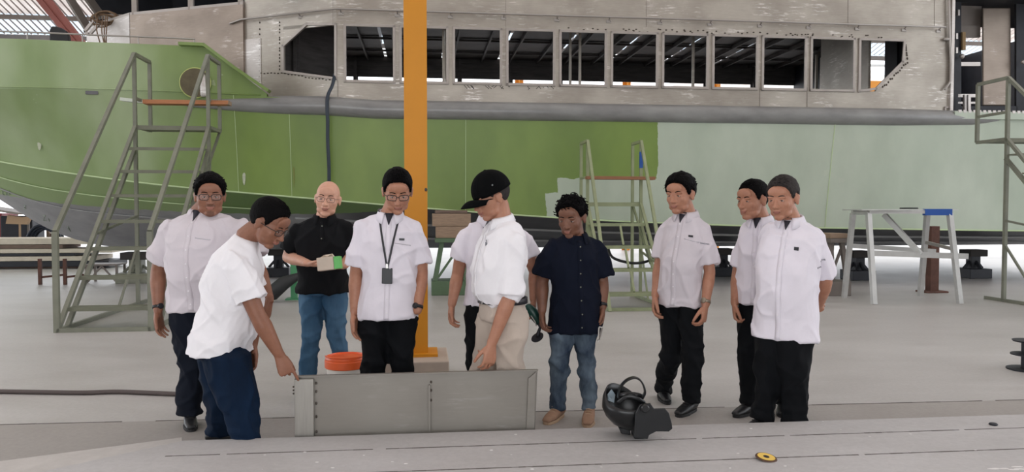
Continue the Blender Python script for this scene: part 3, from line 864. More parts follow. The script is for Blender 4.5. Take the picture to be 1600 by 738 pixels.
# ---- bow details
sc_ = s_of(wallpt(306, 128))
mb = MB(); zc_ = wallpt(306, 130).z
cpt = B(sc_, HB - sm(sc_, BT) - .02, zc_)
mb.lathe(cpt, [(0.0, -.05), (0.235, -.05), (0.235, .02), (0.0, .02)], 40, N); mb.build('hawse_opening', mat('hawse', rgb(92, 84, 62), .7, var=.2, scale=8), boat, smooth='auto')
mb = MB()
mb.tube([cpt - N * .02 + T * (.245 * math.cos(a)) + Z * (.245 * math.sin(a)) for a in [2 * math.pi * i / 40 for i in range(41)]], .012, 8)
mb.build('hawse_ring', mat('hawse_rim', rgb(186, 196, 120), .5), boat, smooth=True)
mb = MB(); mb.loft([cpt - N * .06 + T * .14 - Z * .2, cpt - N * .06 + T * .13 + Z * .1], [(.05, .04)] * 2, T); mb.build('hawse_pipe', M_alul, boat, smooth=True)
mb = MB(); p = sidep(s_of(wallpt(140, 146)), .97, .01); mb.box(p, .2, .02, .06, T, N); mb.build('hull_fitting', M_keelgrey, boat, bevel=.006)
# rail on top of the bulwark
mb = MB(); pts = []
for i in range(20):
    s = -11 + (sK - .2 + 11) * i / 19; pts.append(B(s, HB - sm(s, BT) + .05, interp(s, [(-14.2, 4.75), (-9, 4.42), (-6, 4.28), (-4, 4.2), (sK, 4.16)]) + 0.13))
mb.tube(pts, 0.014, 8); br = mb.build('bulwark_rail', M_rail, boat, smooth=True)
for i in range(1, 20, 2):
    mb = MB(); mb.tube([pts[i], pts[i] - Z * .13], .012, 6); mb.build('rail_post', M_rail, br, smooth=True)
mb = MB(); mb.tube([B(sK - 4.9, .8, 4.75), B(sK - 4.9 - 6, 2.2, 4.85)], .025, 8); mb.build('boom_pipe', M_alul, boat, smooth=True) if False else None
# stencilled draft marks on the stem: letters as thin strokes
mb = MB()
def bplane(u, v):
    best = None
    # nearest hull surface along the ray, by stepping
    return None
for ob_, nm in ((hull, 'h'),): pass
boat_pts = {}
def surf_bvh(o):
    me = o.data; L = LOC[o.name]
    return BVHTree.FromPolygons([tuple(v.co + L) for v in me.vertices], [tuple(p.vertices) for p in me.polygons])
bvA, bvB = surf_bvh(hull), surf_bvh(bottom)
for o_ in (hull, bottom): LOC[o_.name] = LOC[boat.name]
bvA, bvB = surf_bvh(hull), surf_bvh(bottom)
def hullhit(u, v):
    d = (P(u, v, 10) - EYE).normalized(); h = None
    for bv in (bvA, bvB):
        r = bv.ray_cast(EYE, d)
        if r[0] is not None and (h is None or r[3] < h[3]): h = r
    return (h[0] - d * 0.012) if h else P(u, v, 14)
def hstroke(*uv, w=0.016):
    pts = [hullhit(u, v) for u, v in uv]
    for a, b_ in zip(pts[:-1], pts[1:]): mb.bar(a, b_, w, 0.006, up=N)
hstroke((3, 298), (5, 305)); hstroke((7, 298), (4, 302), (8, 305)); hstroke((9, 299), (10, 305)); hstroke((12, 298), (11, 305), (14, 305)); hstroke((14, 304), (15, 298), (16, 304))
hstroke((36, 320), (40, 321), (38, 324), (41, 326), (37, 327)); hstroke((67, 337), (71, 337), (69, 341), (68, 345), (73, 345)); hstroke((76, 342), (77, 346))
hstroke((104, 355), (107, 354), (106, 358)); hstroke((107, 356), (110, 362))
mb.build('draft_marks', mat('draft_marks', rgb(110, 122, 104), .6), boat)

for u, v, a_, b2 in ((61, 224, .035, .12), (381, 274, .028, .17), (459, 265, .012, .3)):
    p = hullhit(u, v); mb = MB(); mb.ell(p + N * .014, (a_, .008, b2), None, 14, 10); mb.build('putty_patch', mat('putty', rgb(178, 184, 162), .8, var=.15, scale=25) if u != 459 else mat('rust_run', rgb(120, 124, 66), .8), boat, smooth=True)
# ------------------------------------------------------------------ things on the boat
def single(o, label, cat, group=None): return tag(o, label, cat, group)
mb = MB()
pts = [B(s_of(wallpt(519, 100)), .35, 3.8), wallpt(522, 122, .08), wallpt(519, 134, .02), wallpt(512, 150, -.06), wallpt(511, 168, -.16), wallpt(512, 190, -.15), wallpt(512, 220, -.10), wallpt(514, 262, -.04), wallpt(514, 300, 0.02), wallpt(513, 340, .05), wallpt(513, 385, .3), V((wallpt(512, 430, .3).x, 13.1, 0.03))]
def smooth_path(pts, n=8):
    out = []
    for i in range(len(pts) - 1):
        p0, p1, p2, p3 = pts[max(i - 1, 0)], pts[i], pts[i + 1], pts[min(i + 2, len(pts) - 1)]
        for k in range(n):
            t = k / n
            out.append(0.5 * ((2 * p1) + (p2 - p0) * t + (2 * p0 - 5 * p1 + 4 * p2 - p3) * t * t + (3 * p1 - p0 - 3 * p2 + p3) * t ** 3))
    out.append(pts[-1]); return out
mb.tube(smooth_path(pts), 0.030, 8)
single(mb.build('hanging_hose', mat('hose_blue', rgb(38, 50, 62), .5), smooth=True), 'dark blue-black hose hanging out of the first cabin window down the hull', 'hose')
# black upholstered back standing on the foredeck
mb = MB(); c = P(92, 62, 14.4)
prof = [(-.17, -.32), (.17, -.32), (.17, .05), (.13, .16), (.05, .22), (-.04, .25), (-.13, .25), (-.17, .17)]
mb.prism([V((c.x, c.y, c.z + .0)) + T * x + Z * z for x, z in prof], N * .12)
o_ = mb.build('deck_hatch_cover', M_blackrub, bevel=.02)
mb = MB(); mb.bar(V((c.x, c.y + .06, 3.32)), V((c.x, c.y + .06, c.z - .3)), .08, .08); mb.build('post', M_blackrub, o_)
single(o_, 'black rounded cover standing up behind the rail on the bow', 'cover')
# coil of brown rope over the corner of the wheelhouse
mb = MB(); c = P(163, 32, 14.9)
for k in range(7):
    pts = []
    for i in range(25):
        a = 2 * math.pi * i / 24; w = .20 + .03 * math.sin(k * 2.1); h = .10 + .03 * math.cos(k * 1.3)
        pts.append(c + T * (w * math.cos(a) + .02 * k - .05) + Z * (h * math.sin(a) + .01 * k) + N * (.03 * math.sin(a * 2 + k) - .01 * k))
    mb.tube(pts, .014, 6)
for du, l in ((-10, 40), (-2, 46), (2, 60), (5, 75)):
    q = [P(163 + du, 26, 14.85), P(163 + du - 2, 26 + l * .5, 14.6), P(163 + du + 3, 26 + l, 14.6)]
    mb.tube(smooth_path(q), .012, 6)
single(mb.build('rope_coil', mat('rope_brown', rgb(120, 98, 78), .9, var=.2, scale=30), smooth=True), 'tangled brown rope coil hung over the wheelhouse front', 'rope')
mb = MB()
mb.bar(P(132, 50, 14.9), P(148, 30, 14.9), .05, .05); mb.bar(P(132, 50, 14.9), P(140, 54, 14.9), .05, .05); mb.bar(P(140, 54, 14.9), P(156, 36, 14.9), .05, .05); mb.bar(P(148, 30, 14.9), P(158, 34, 14.9), .05, .05)
mb.build('bow_bracket', M_alul, boat)
# ------------------------------------------------------------------ hull stands
def grounded(u, v): p = fl(u, v); return V((p.x, p.y, 0))
def steel_stand(u, vb, ztop, label, w=.5, m=None, group='steel stands under the keel'):
    c = grounded(u, vb); e = tag(empty('hull_stand', c), label, 'hull stand', group); m = m or M_dark
    mb = MB(); mb.box(c + Z * .1, w, w, .2, T, N); mb.build('base', m, e, bevel=.01)
    mb = MB(); mb.bar(c + Z * .2, c + Z * (ztop - .14), w * .38, w * .38, up=N); mb.build('post', m, e)
    for a, b_ in ((-1, 0), (1, 0), (0, -1), (0, 1)):
        mb = MB(); mb.bar(c + T * a * w * .42 + N * b_ * w * .42 + Z * .2, c + T * a * .06 + N * b_ * .06 + Z * (ztop * .62), .04, .05); mb.build('brace', m, e)
    mb = MB(); mb.box(c + Z * (ztop - .07), w * .8, w * .7, .14, T, N); mb.build('block', mat('block_dark', rgb(52, 48, 46), .8), e, bevel=.01)
    return e
KZ = .60
steel_stand(215, 441, KZ, 'grey steel stand with splayed braces under the bow, seen through the left staircase', .62, M_stair)
steel_stand(436, 432, KZ, 'dark steel stand on the bright floor left of the bald man')
steel_stand(908, 432, KZ, 'dark steel stand behind the young man in navy')
steel_stand(1128, 431, KZ, 'dark steel stand between the man with dark hair and the blurred man')
steel_stand(1340, 437, KZ, 'dark steel stand behind the left legs of the aluminium trestle')
steel_stand(1520, 434, KZ, 'dark steel stand with triangular braces right of the aluminium trestle')
def block_stand(u, vb, ztop, label, m, w=.62, d=.6, zb=.55, wood=M_woodb, wood2=M_wood):
    c = grounded(u, vb) + N * d / 2; e = tag(empty('block_stand', c), label, 'block stand', 'timber topped stands under the hull')
    mb = MB(); mb.box(c + Z * .12, w, d, .24, T, N); mb.build('base', m, e, bevel=.01)
    for a in (-1, 1):
        for b_ in (-1, 1):
            mb = MB(); mb.bar(c + T * a * w * .4 + N * b_ * d * .4 + Z * .24, c + T * a * w * .22 + N * b_ * d * .3 + Z * (zb + .35), .07, .07); mb.build('leg', m, e)
    mb = MB(); mb.bar(c - T * w * .33 - N * d * .4 + Z * .3, c + T * w * .25 - N * d * .3 + Z * (zb + .3), .035, .035); mb.build('brace', m, e)
    mb = MB(); mb.box(c + Z * (zb + .38), w * .8, d, .07, T, N); mb.build('top_plate', m, e)
    z = zb + .415; k = 0
    while z < ztop - .02:
        h = min([.2, .22, .16][k % 3], ztop - z); h = max(h, .03)
        mb = MB(); mb.box(c + Z * (z + h / 2) + T * random.uniform(-.02, .02), w * (.82 + .16 * (k % 2)), d * .9, h - .006, T, N)
        mb.build('timber_block', (wood2, wood)[(k + 1) % 2] if k else wood2, e, bevel=.008); z += h; k += 1
    return e
block_stand(705, 462, 1.44, 'green steel stand stacked with brown timber blocks right of the yellow column', M_green, .66)
block_stand(1312, 463, 1.05, 'pale steel stand stacked with timber blocks behind the grey haired man', M_greyst, .42)
# green post and black cloth behind the bald man
c = grounded(460, 468)
mb = MB(); mb.bar(c, c + Z * 1.0, .1, .1, up=N); mb.box(c + Z * .01, .25, .25, .02, T, N)
single(mb.build('green_post', mat('post_green', rgb(70, 140, 95), .5)), 'green steel post standing behind the bald man', 'post')
mb = MB(); c2 = c - N * .35 - T * .1
mb.loft([c2 + Z * .42 + T * .25, c2 + Z * .3, c2 + Z * .14 - T * .18, c2 + Z * .06 - T * .36], [(.06, .05), (.13, .11), (.15, .12), (.07, .05)], N, 14)
o_ = mb.build('black_bag', mat('bag_black', rgb(40, 42, 44), .6, bump=.5, bscale=20), smooth=True)
single(o_, 'black soft bag with a strap lying behind the bald man', 'bag')
mb = MB(); mb.tube(smooth_path([c2 + Z * .06 - T * .3, c2 + Z * .03 - T * .55 - N * .2, c2 + Z * .015 - T * 1.0 - N * .35, c2 + Z * .012 - T * 1.6 - N * .5]), .012, 6); mb.build('strap', M_blackrub, o_, smooth=True)

# ------------------------------------------------------------------ staircases
def stair(name, label, o0, width, zs, run, zfoot, rail, group, m, mt, plank=None, z_mid=.42, plat=.65, sq=.05, long_rail=False, hangers=False):
    """o0: foot of the left side on the floor; climbs along N"""
    e = tag(empty(name, o0 + T * width / 2), label, 'staircase', group)
    def q(a, b_, z): return o0 + T * a + N * b_ + Z * z
    zp = zs[-1]; zt = zp + rail
    for a in (0, width):
        mb = MB(); mb.bar(q(a, 0.02, 0.03), q(a, run, zp), sq, sq); mb.build('stringer', m, e)
        mb = MB(); mb.bar(q(a, 0.26, 0.03), q(a, run + .02, zp - .30), sq, sq); mb.build('stringer', m, e)
        if long_rail:
            mb = MB(); mb.bar(q(a, -.05, 0), q(a, run, zt), sq, sq); mb.build('handrail', m, e)
        else:
            mb = MB(); mb.bar(q(a, 0, 0), q(a, 0, zfoot), sq * 1.25, sq, up=N); mb.build('front_post', m, e)
            mb = MB(); mb.bar(q(a, 0, zfoot), q(a, run, zt), sq, sq); mb.build('handrail', m, e)
        mb = MB(); mb.bar(q(a, run, 0), q(a, run, zt), sq, sq, up=N); mb.build('platform_post', m, e)
        mb = MB(); mb.bar(q(a, run + plat, zp if not long_rail else 0), q(a, run + plat, zt), sq, sq, up=N); mb.build('platform_post', m, e)
        for zz_, ww_ in ((zt, 1), (zp + z_mid, .8), (zp, 1)): mb = MB(); mb.bar(q(a, run, zz_), q(a, run + plat, zz_), sq * ww_, sq * ww_); mb.build('guard_rail', m, e)
        mb = MB(); mb.bar(q(a, 0, .025), q(a, run + plat * .6, .025), sq, sq); mb.build('base_bar', m, e)
        mb = MB(); mb.bar(q(a, .7 * run, .03), q(a, run, .9), sq * .6, sq * .6); mb.build('brace', m, e)
        mb = MB(); mb.bar(q(a, run * .45, zp * .42), q(a, run, .5 * zp), sq * .6, sq * .6); mb.build('brace', m, e)
    mb = MB(); mb.bar(q(0, 0, .025), q(width, 0, .025), sq, sq); mb.build('base_bar', m, e)
    mb = MB(); mb.bar(q(width, run * .62, zp * .62 - .35), q(width, run + plat, zp), sq * .7, sq * .7); mb.build('brace', m, e)
    for i, z in enumerate(zs[:-1]):
        b_ = run * z / zp
        mb = MB(); mb.box(q(width / 2, b_ + .12, z), width, .24, .022, T, N); mb.bar(q(0, b_, z - .01), q(width, b_, z - .01), .02, .045); mb.build('tread', mt, e)
    mb = MB(); mb.box(q(width / 2, run + plat / 2, zp), width, plat, .03, T, N); mb.bar(q(0, run, zp - .02), q(width, run, zp - .02), .03, .06); mb.build('platform', mt, e)
    if hangers:
        for k, (z0, z1) in enumerate(((.9, 1.2), (.57, .86), (.24, .53))):
            mb = MB(); b_ = run * z0 / zp; mb.bar(q(width * .52, b_ + .1, z0), q(width * .52, b_ + .3, z1), .03, .03, up=N); mb.build('hanger', m, e)
    return e, q
S1 = V((-5.36, 8.9, 0))
stair('steel_staircase', 'tall grey-green steel staircase with handrails standing against the bow at left', S1, 1.06,
      [.25, .6, .95, 1.3, 1.65, 2.0, 2.35, 2.7], 2.57, 1.19, 1.08, 'steel access staircases', M_stair, M_tread)
mb = MB(); a, b_ = P(226, 160, 11.62), P(359, 161.5, 11.8); mb.bar(a, b_, .2, .062); mb.box(b_ - T * .02, .05, .2, .064, T, N, mi=1)
single(mb.build('plank', [M_plank, M_wood], bevel=.004), 'reddish wooden plank laid across the top of the left staircase', 'plank')
mb = MB(); mb.bar(P(190, 155.5, 11.75), P(228, 159.5, 11.75), .12, .05)
single(mb.build('painted_batten', mat('batten_pale', rgb(205, 212, 200), .6), bevel=.004), 'short pale painted batten at the left end of the plank on the left staircase', 'batten')
S2 = V((1.38, 10.75, 0))
ST2, _ = stair('steel_staircase', 'smaller pale green steel staircase standing behind the young man in navy', S2, .88,
      [.22, .55, .88, 1.22, 1.55], 1.45, 1.0, 1.0, 'steel access staircases', M_stair2, M_stair2, long_rail=True, hangers=True, sq=.045, plat=.5)
mb = MB(); a, b_ = P(916, 278, 12.15), P(1022, 279, 12.25); mb.bar(a, b_, .18, .05)
single(mb.build('plank', [mat('plank_brown', rgb(140, 98, 70), .75, var=.15, scale=8, stretch=(.5, 3, 6))], bevel=.004), 'narrow brown plank laid across the smaller staircase', 'plank')
mb = MB(); a = S2 + T * .88 + N * 1.45; mb.bar(a + Z * 2.38, a + Z * 2.12, .05, .05, up=N)
tag(mb.build('blue_tape', M_blue, ST2), 'band of blue tape on a post')
mb = MB(); q = [P(950, 388, 11.9), P(958, 403, 11.8), P(985, 411, 11.7), P(1010, 409, 11.8), P(1030, 397, 11.9), P(1040, 384, 12.0)]
mb.tube(smooth_path(q), .022, 8)
single(mb.build('drooping_hose', M_blackrub, smooth=True), 'black hose drooping behind the smaller staircase', 'hose')
S3 = V((8.02, 9.35, 0))
stair('steel_staircase', 'grey-green steel staircase cut off by the right edge of the photo', S3, 1.06,
      [.25, .6, .95, 1.3, 1.65, 2.0, 2.3, 2.55], 2.55, 1.19, .95, 'steel access staircases', M_stair, M_tread)

# ------------------------------------------------------------------ aluminium trestle
def pg(u, v): p = grounded(u, v); return p
c = grounded(1408, 470)
tr = tag(empty('aluminium_trestle', c), 'bare aluminium trestle with one blue painted top end', 'trestle')
TZ = 1.42
def at_z(u, v, z): 
    d = P(u, v, 10) - EYE
    return EYE + d * ((z - 1.45) / d.z)
fa, fb = pg(1366, 476), pg(1500, 475); ra, rb = pg(1319, 465), pg(1438, 463)
fd = (fa.y + fb.y) / 2; rd = (ra.y + rb.y) / 2; md = (fd + rd) / 2
def tp(u, d): p = P(u, 332, d); return V((p.x, p.y, TZ - .03))
tfa, tfb, tra, trb = tp(1357, md - .25), tp(1484, md - .25), tp(1333, md + .2), tp(1449, md + .2)
for a, b_ in ((fa, tfa), (fb, tfb), (ra, tra), (rb, trb)):
    mb = MB(); mb.bar(a, b_, .07, .07, up=N); mb.build('leg', M_alubar, tr)
mb = MB(); mb.bar(tra + Z * .02 - T * .02, trb + Z * .02 + T * .02, .07, .05); mb.bar(tfa + Z * .02, tfb + Z * .02, .07, .05); mb.bar(tra, tfa, .05, .05)
mb.box((tra + trb + tfa + tfb) / 4 + Z * .055, (tfb - tfa).length + .35, .55, .015, T, N); mb.build('top', M_alubar, tr)
mb = MB(); a = tfa.lerp(tfb, .68); mb.bar(a + Z * .02 - N * .003, tfb + Z * .02 + T * .02 - N * .003, .078, .1); tag(mb.build('top_end', M_blue, tr), 'blue painted end of the top')
for a, b_, w in ((fa.lerp(tfa, .56), fb.lerp(tfb, .52) + T * .22, .085), (ra.lerp(tra, .62), rb.lerp(trb, .55) + T * .2, .07)):
    mb = MB(); mb.bar(a - T * .02, b_, w * .5, w); mb.build('cross_bar', M_alubar, tr)
mb = MB(); mb.bar(tra.lerp(trb, .42) - Z * .02, fa.lerp(tfa, .56).lerp(fb.lerp(tfb, .52), .6), .05, .08); mb.build('brace', M_alubar, tr)
mb = MB(); mb.bar(rb.lerp(trb, .66), fb.lerp(tfb, .6), .04, .05); mb.build('brace', M_rail, tr)
mb = MB(); c = tra.lerp(trb, .75) + Z * .07; mb.lathe(c + V((0, 0, 0)), [(.13, 0), (.14, .01), (.13, .022)], 20)
single(mb.build('steel_disc', M_dark), 'small dark disc lying on top of the aluminium trestle', 'disc')
c = grounded(1456, 457); mb = MB()
mb.box(c + Z * .015, .42, .3, .03, T, N); mb.bar(c + Z * .03, c + Z * 1.16, .16, .14, up=N)
single(mb.build('rusty_post', M_rust, bevel=.006), 'rust brown steel post on a base plate behind the aluminium trestle', 'post')

# ------------------------------------------------------------------ left background
for k, u in enumerate((62, 101)):
    c = grounded(u + 1, 445); mb = MB(); mb.bar(c, c + Z * .5, .055, .055, up=N)
    mb.bar(c + Z * .14, c + Z * .18 + T * (.42 if k == 0 else .3) + N * .1, .03, .04)
    single(mb.build('rusty_stake', M_rust), ('brown steel stake standing left of the big staircase', 'brown steel stake seen between the posts of the big staircase')[k], 'stake')
c = grounded(166, 441); e = tag(empty('small_steel_table', c), 'small low grey steel table seen through the left staircase', 'table')
mb = MB(); mb.box(c + Z * .36, .62, .5, .03, T, N); mb.build('table_top', M_greyst, e)
for a in (-1, 1):
    for b_ in (-1, 1): mb = MB(); mb.bar(c + T * a * .28 + N * b_ * .2, c + T * a * .28 + N * b_ * .2 + Z * .35, .04, .04, up=N); mb.build('leg', M_greyst, e)
mb = MB(); mb.bar(c - T * .26 - N * .2 + Z * .03, c - N * .2 + Z * .34, .03, .03); mb.bar(c + T * .26 - N * .2 + Z * .03, c - N * .2 + Z * .34, .03, .03); mb.build('brace', M_greyst, e)
# plank stacks
base = V((P(60, 400, 19).x, 19, 0))
zz = .05; names = ['lowest and longest pale board of the timber pile at left', 'dark narrow board in the timber pile at left', 'pale board above the dark one in the timber pile at left', 'short stepped board on the timber pile at left', 'upper pale board of the timber pile at left', 'top board of the timber pile at left with a rough end']
for k, (l, h, c_, dx) in enumerate(((5.0, .14, M_dark, 0), (4.9, .12, M_wood, -.3), (4.2, .07, M_dark, -.4), (4.7, .11, M_wood, .2), (3.2, .10, M_woodb, -.2), (4.6, .16, M_wood, .1))):
    mb = MB(); mb.box(base + T * (dx - .6) + Z * (zz + h / 2), l, 1.2 - .05 * k, h - .01, T, N)
    single(mb.build('timber_board', c_ if c_ is not M_wood else mat('pale_board', rgb(205, 195, 180), .8, var=.12, scale=5), bevel=.005), names[k], 'board', 'boards of the timber pile under the bow'); zz += h
mb = MB(); mb.box(base + V((-.6, 0, .025)), 4, .9, .05, T, N); single(mb.build('pallet_bearer', M_woodb), 'low timber bearer under the board pile at left', 'timber')
# red and black machines under the bow
c = V((P(-22, 370, 21.3).x, 21.3, 0))
mb = MB(); mb.box(c + Z * .75, 1.3, .9, 1.2, T, N); o_ = mb.build('red_cabinet', mat('red_dark', rgb(120, 28, 32), .5, var=.15, scale=2), bevel=.03)
mb = MB(); mb.box(c + Z * .75 - N * .47 - T * .2, .5, .04, .9, T, N); mb.build('door', mat('red_mid', rgb(150, 50, 55), .5), o_)
mb = MB(); mb.box(c + Z * .08, 1.1, .7, .16, T, N); mb.build('base', M_dark, o_)
single(o_, 'dark red metal cabinet under the bow at the left edge', 'cabinet')
c = V((P(36, 360, 20.7).x, 20.7, 0)) ; mb = MB(); mb.box(c + Z * .68, .8, .7, 1.2, T, N); mb.box(c + Z * .05, .7, .6, .1, T, N)
single(mb.build('black_machine', M_dark, bevel=.03), 'black boxy machine beside the red cabinet under the bow', 'machine')
mb = MB(); c = V((P(66, 355, 20.0).x, 20.0, 0))
for k in range(7):
    r = .50 - .05 * (k % 3)
    mb.tube([c + Z * (.54 + r * math.sin(a)) + T * (r * .8 * math.cos(a)) + N * (.05 * k) for a in [2 * math.pi * i / 28 for i in range(29)]], .035, 8)
single(mb.build('hose_reel', mat('hose_navy', rgb(38, 46, 62), .5), smooth=True), 'big coil of navy hose standing under the bow', 'hose coil')
mb = MB(); a, b_ = P(-60, 318, 19.9), P(46, 334, 19.9); mb.bar(a, b_, .9, .05); 
mb.bar(V((a.x + .1, a.y, 0)), V((a.x + .1, a.y, a.z)), .06, .06); mb.bar(V((b_.x - .3, b_.y + .42, 0)), V((b_.x - .3, b_.y + .42, b_.z + .03)), .05, .05)
single(mb.build('work_shelter', M_greyst), 'low sheet roof on thin posts under the bow at left', 'shelter')
mb = MB(); c = P(28, 342, 19.68); mb.prism([c - T * .3 - Z * .13, c + T * .2 - Z * .15, c + T * .3 + Z * .06, c + T * .05 + Z * .04, c - T * .25 + Z * .1], N * .14); mb.bar(V((c.x, c.y + .07, 0)), V((c.x, c.y + .07, c.z - .1)), .04, .04)
single(mb.build('cardboard_box', mat('cardboard', rgb(172, 145, 118), .85)), 'opened brown cardboard box propped up under the bow', 'box')
for k, (u, h, m_) in enumerate(((76, .95, M_wood), (82, .8, M_rust), (88, .8, M_rust))):
    c = V((P(u, 370, 20.8).x, 20.8, 0)); mb = MB(); mb.bar(c, c + Z * h, .07, .1, up=N)
    single(mb.build('timber_offcut', m_), ('pale upright timber offcut behind the board pile', 'reddish upright timber offcut nearest the pale one', 'reddish upright timber offcut nearest the staircase post')[k], 'timber')

# ------------------------------------------------------------------ floor hose, reel, bits
mb = MB(); mb.tube(smooth_path([fl(-60, 611, .018), fl(60, 613, .018), fl(130, 614, .018), fl(185, 612.5, .018), fl(250, 615, .018), fl(300, 617, .018), fl(360, 618, .018)]), .018, 8)
single(mb.build('floor_cable', mat('cable_grey', rgb(78, 68, 66), .6), smooth=True), 'dark grey cable lying across the floor at left', 'cable')
c = grounded(1606, 578); e = tag(empty('steel_bollard', c), 'dark steel bollard with two flanges at the right edge', 'bollard')
mb = MB(); mb.lathe(c, [(.17, 0), (.17, .012), (.06, .02)], 28); mb.build('base_plate', M_dark, e, smooth='auto')
mb = MB(); mb.lathe(c, [(.055, .02), (.055, .26)], 24); mb.build('post', M_dark, e, smooth='auto')
mb = MB(); mb.lathe(c, [(.055, .125), (.14, .135), (.14, .145), (.055, .16)], 28); mb.build('flange', M_dark, e, smooth='auto')
mb = MB(); mb.lathe(c, [(.055, .245), (.12, .255), (.13, .268), (.10, .272)], 28); mb.build('flange', M_dark, e, smooth='auto')

# grinding disc and a small nut on the slab
c = fl(1197, 718, SH); mb = MB(); tilt = V((.10, -.12, 1)).normalized()
mb.lathe(c + Z * .006, [(.006, .004), (.019, .003), (.055, .001), (.057, .003), (.054, .007), (.018, .0045), (.006, .006)], 36, tilt)
o_ = mb.build('grinding_disc', mat('disc_brown', rgb(84, 58, 42), .7), smooth='auto')
mb = MB(); mb.lathe(c + Z * .006, [(.02, .0075), (.046, .0082), (.046, .009), (.02, .0085)], 36, tilt); mb.build('disc_label', mat('disc_yellow', rgb(226, 190, 90), .6), o_)
mb = MB(); mb.lathe(c + Z * .006, [(.008, .0085), (.016, .0088), (.016, .0095), (.008, .0092)], 24, tilt); mb.build('centre_ring', mat('disc_black', rgb(30, 26, 24), .5), o_)
single(o_, 'worn yellow and brown grinding disc lying on the slab', 'grinding disc')
c = fl(1552, 664.5, SH); mb = MB(); mb.lathe(c, [(.022, 0), (.026, .006), (.02, .012)], 14)
single(mb.build('steel_washer', M_dark), 'small dark steel scrap on the slab near its right end', 'scrap')
c = fl(1035, 674, SH); mb = MB(); mb.bar(c - T * .035 + Z * .003, c + T * .035 + Z * .003, .012, .004); mb.bar(c + Z * .004, c + Z * .014, .01, .01)
single(mb.build('steel_clip', M_dark), 'tiny dark metal clip on the slab beside the welding helmet', 'scrap')

# ------------------------------------------------------------------ the inspected plate
pl = P(461, 588, 4.46); pr = P(840, 578, 4.62)
HT = pl.z; L_ = (V((pr.x, pr.y, 0)) - V((pl.x, pl.y, 0))).length
A0 = V((pl.x, pl.y, 0)); pd = (V((pr.x, pr.y, 0)) - A0).normalized(); pn = V((-pd.y, pd.x, 0))
HR_ = pr.z
mb = MB(); mb.prism([A0 + Z * .002, A0 + pd * (L_ - .02) + Z * .002, A0 + pd * L_ + Z * HR_, A0 + Z * HT], pn * .012)
pan = mb.build('metal_panel', M_panel, bevel=.002)
single(pan, 'long bare grey metal panel standing upright at the edge of the slab', 'metal panel')
mb = MB(); mb.prism([A0 - pn * .03 + Z * .002, A0 + pd * .11 - pn * .03 + Z * .002, A0 + pd * .11 - pn * .03 + Z * (HT - .015), A0 - pn * .03 + Z * (HT - .015)], pn * .03)
tag(mb.build('end_channel', mat('brushed_light', rgb(150, 147, 141), .35, .4, var=.12, scale=5, stretch=(8, 8, .6)), pan, bevel=.002), 'brighter brushed end channel')
mb = MB(); mb.prism([A0 + pd * (L_ - .075) - pn * .02 + Z * .002, A0 + pd * (L_ - .025) - pn * .02 + Z * .002, A0 + pd * (L_ - .012) - pn * .02 + Z * (HR_ - .01), A0 + pd * (L_ - .06) - pn * .02 + Z * (HR_ - .05)], pn * .02)
mb.build('end_rib', M_panel, pan, bevel=.002)
mb = MB(); mb.bar(A0 + pd * .79 + Z * .002 - pn * .012, A0 + pd * .79 - pn * .012 + Z * (HT - .07), .01, .024, up=pn); mb.build('stiffener', M_panel, pan)
mb = MB(); mb.bar(A0 - pn * .005 + Z * (HT), A0 + pd * L_ - pn * .005 + Z * HR_, .03, .006); mb.build('top_flange', M_panel, pan)
mb = MB()
for x, zs in ((.122, (.08, .13, .22, .30, .37, .42)), (.80, (.30, .36, .41))):
    for z in zs: mb.ell(A0 + pd * x - pn * .006 + Z * (z + .0), (.007, .005, .009), seg=7, rings=5)
for z in (.36, .38, .40): mb.ell(A0 - pd * .008 + Z * z, (.008, .006, .006), seg=7, rings=5)
mb.build('weld_tack', M_seam, pan)

# ------------------------------------------------------------------ paint bucket
c = V((P(541, 555, 5.35).x, 5.35, 0)); e = tag(empty('paint_bucket', c), 'white plastic bucket with an orange lid behind the metal panel', 'bucket')
mb = MB(); mb.lathe(c, [(.0, 0), (.118, 0), (.122, .01), (.136, .33), (.142, .335), (.142, .35), (.136, .35)], 40); mb.build('bucket_body', mat('white_plastic', rgb(225, 220, 212), .4), e, smooth='auto')
mb = MB(); mb.lathe(c, [(.146, .335), (.150, .34), (.150, .385), (.144, .392), (.146, .40), (.140, .415), (.132, .417), (.128, .405), (.0, .403)], 40); lid = mb.build('lid', mat('orange_plastic', rgb(232, 100, 48), .4), e, smooth='auto')
mb = MB()
mb.tube([c + V((.147 * math.cos(a), .147 * math.sin(a) , .418 + .02 * math.sin(a * 3) if False else .423)) for a in [math.pi * (1.15 + .7 * i / 14) for i in range(15)]], .006, 6); mb.build('handle', mat('orange_plastic', rgb(232, 100, 48)), lid, smooth=True)

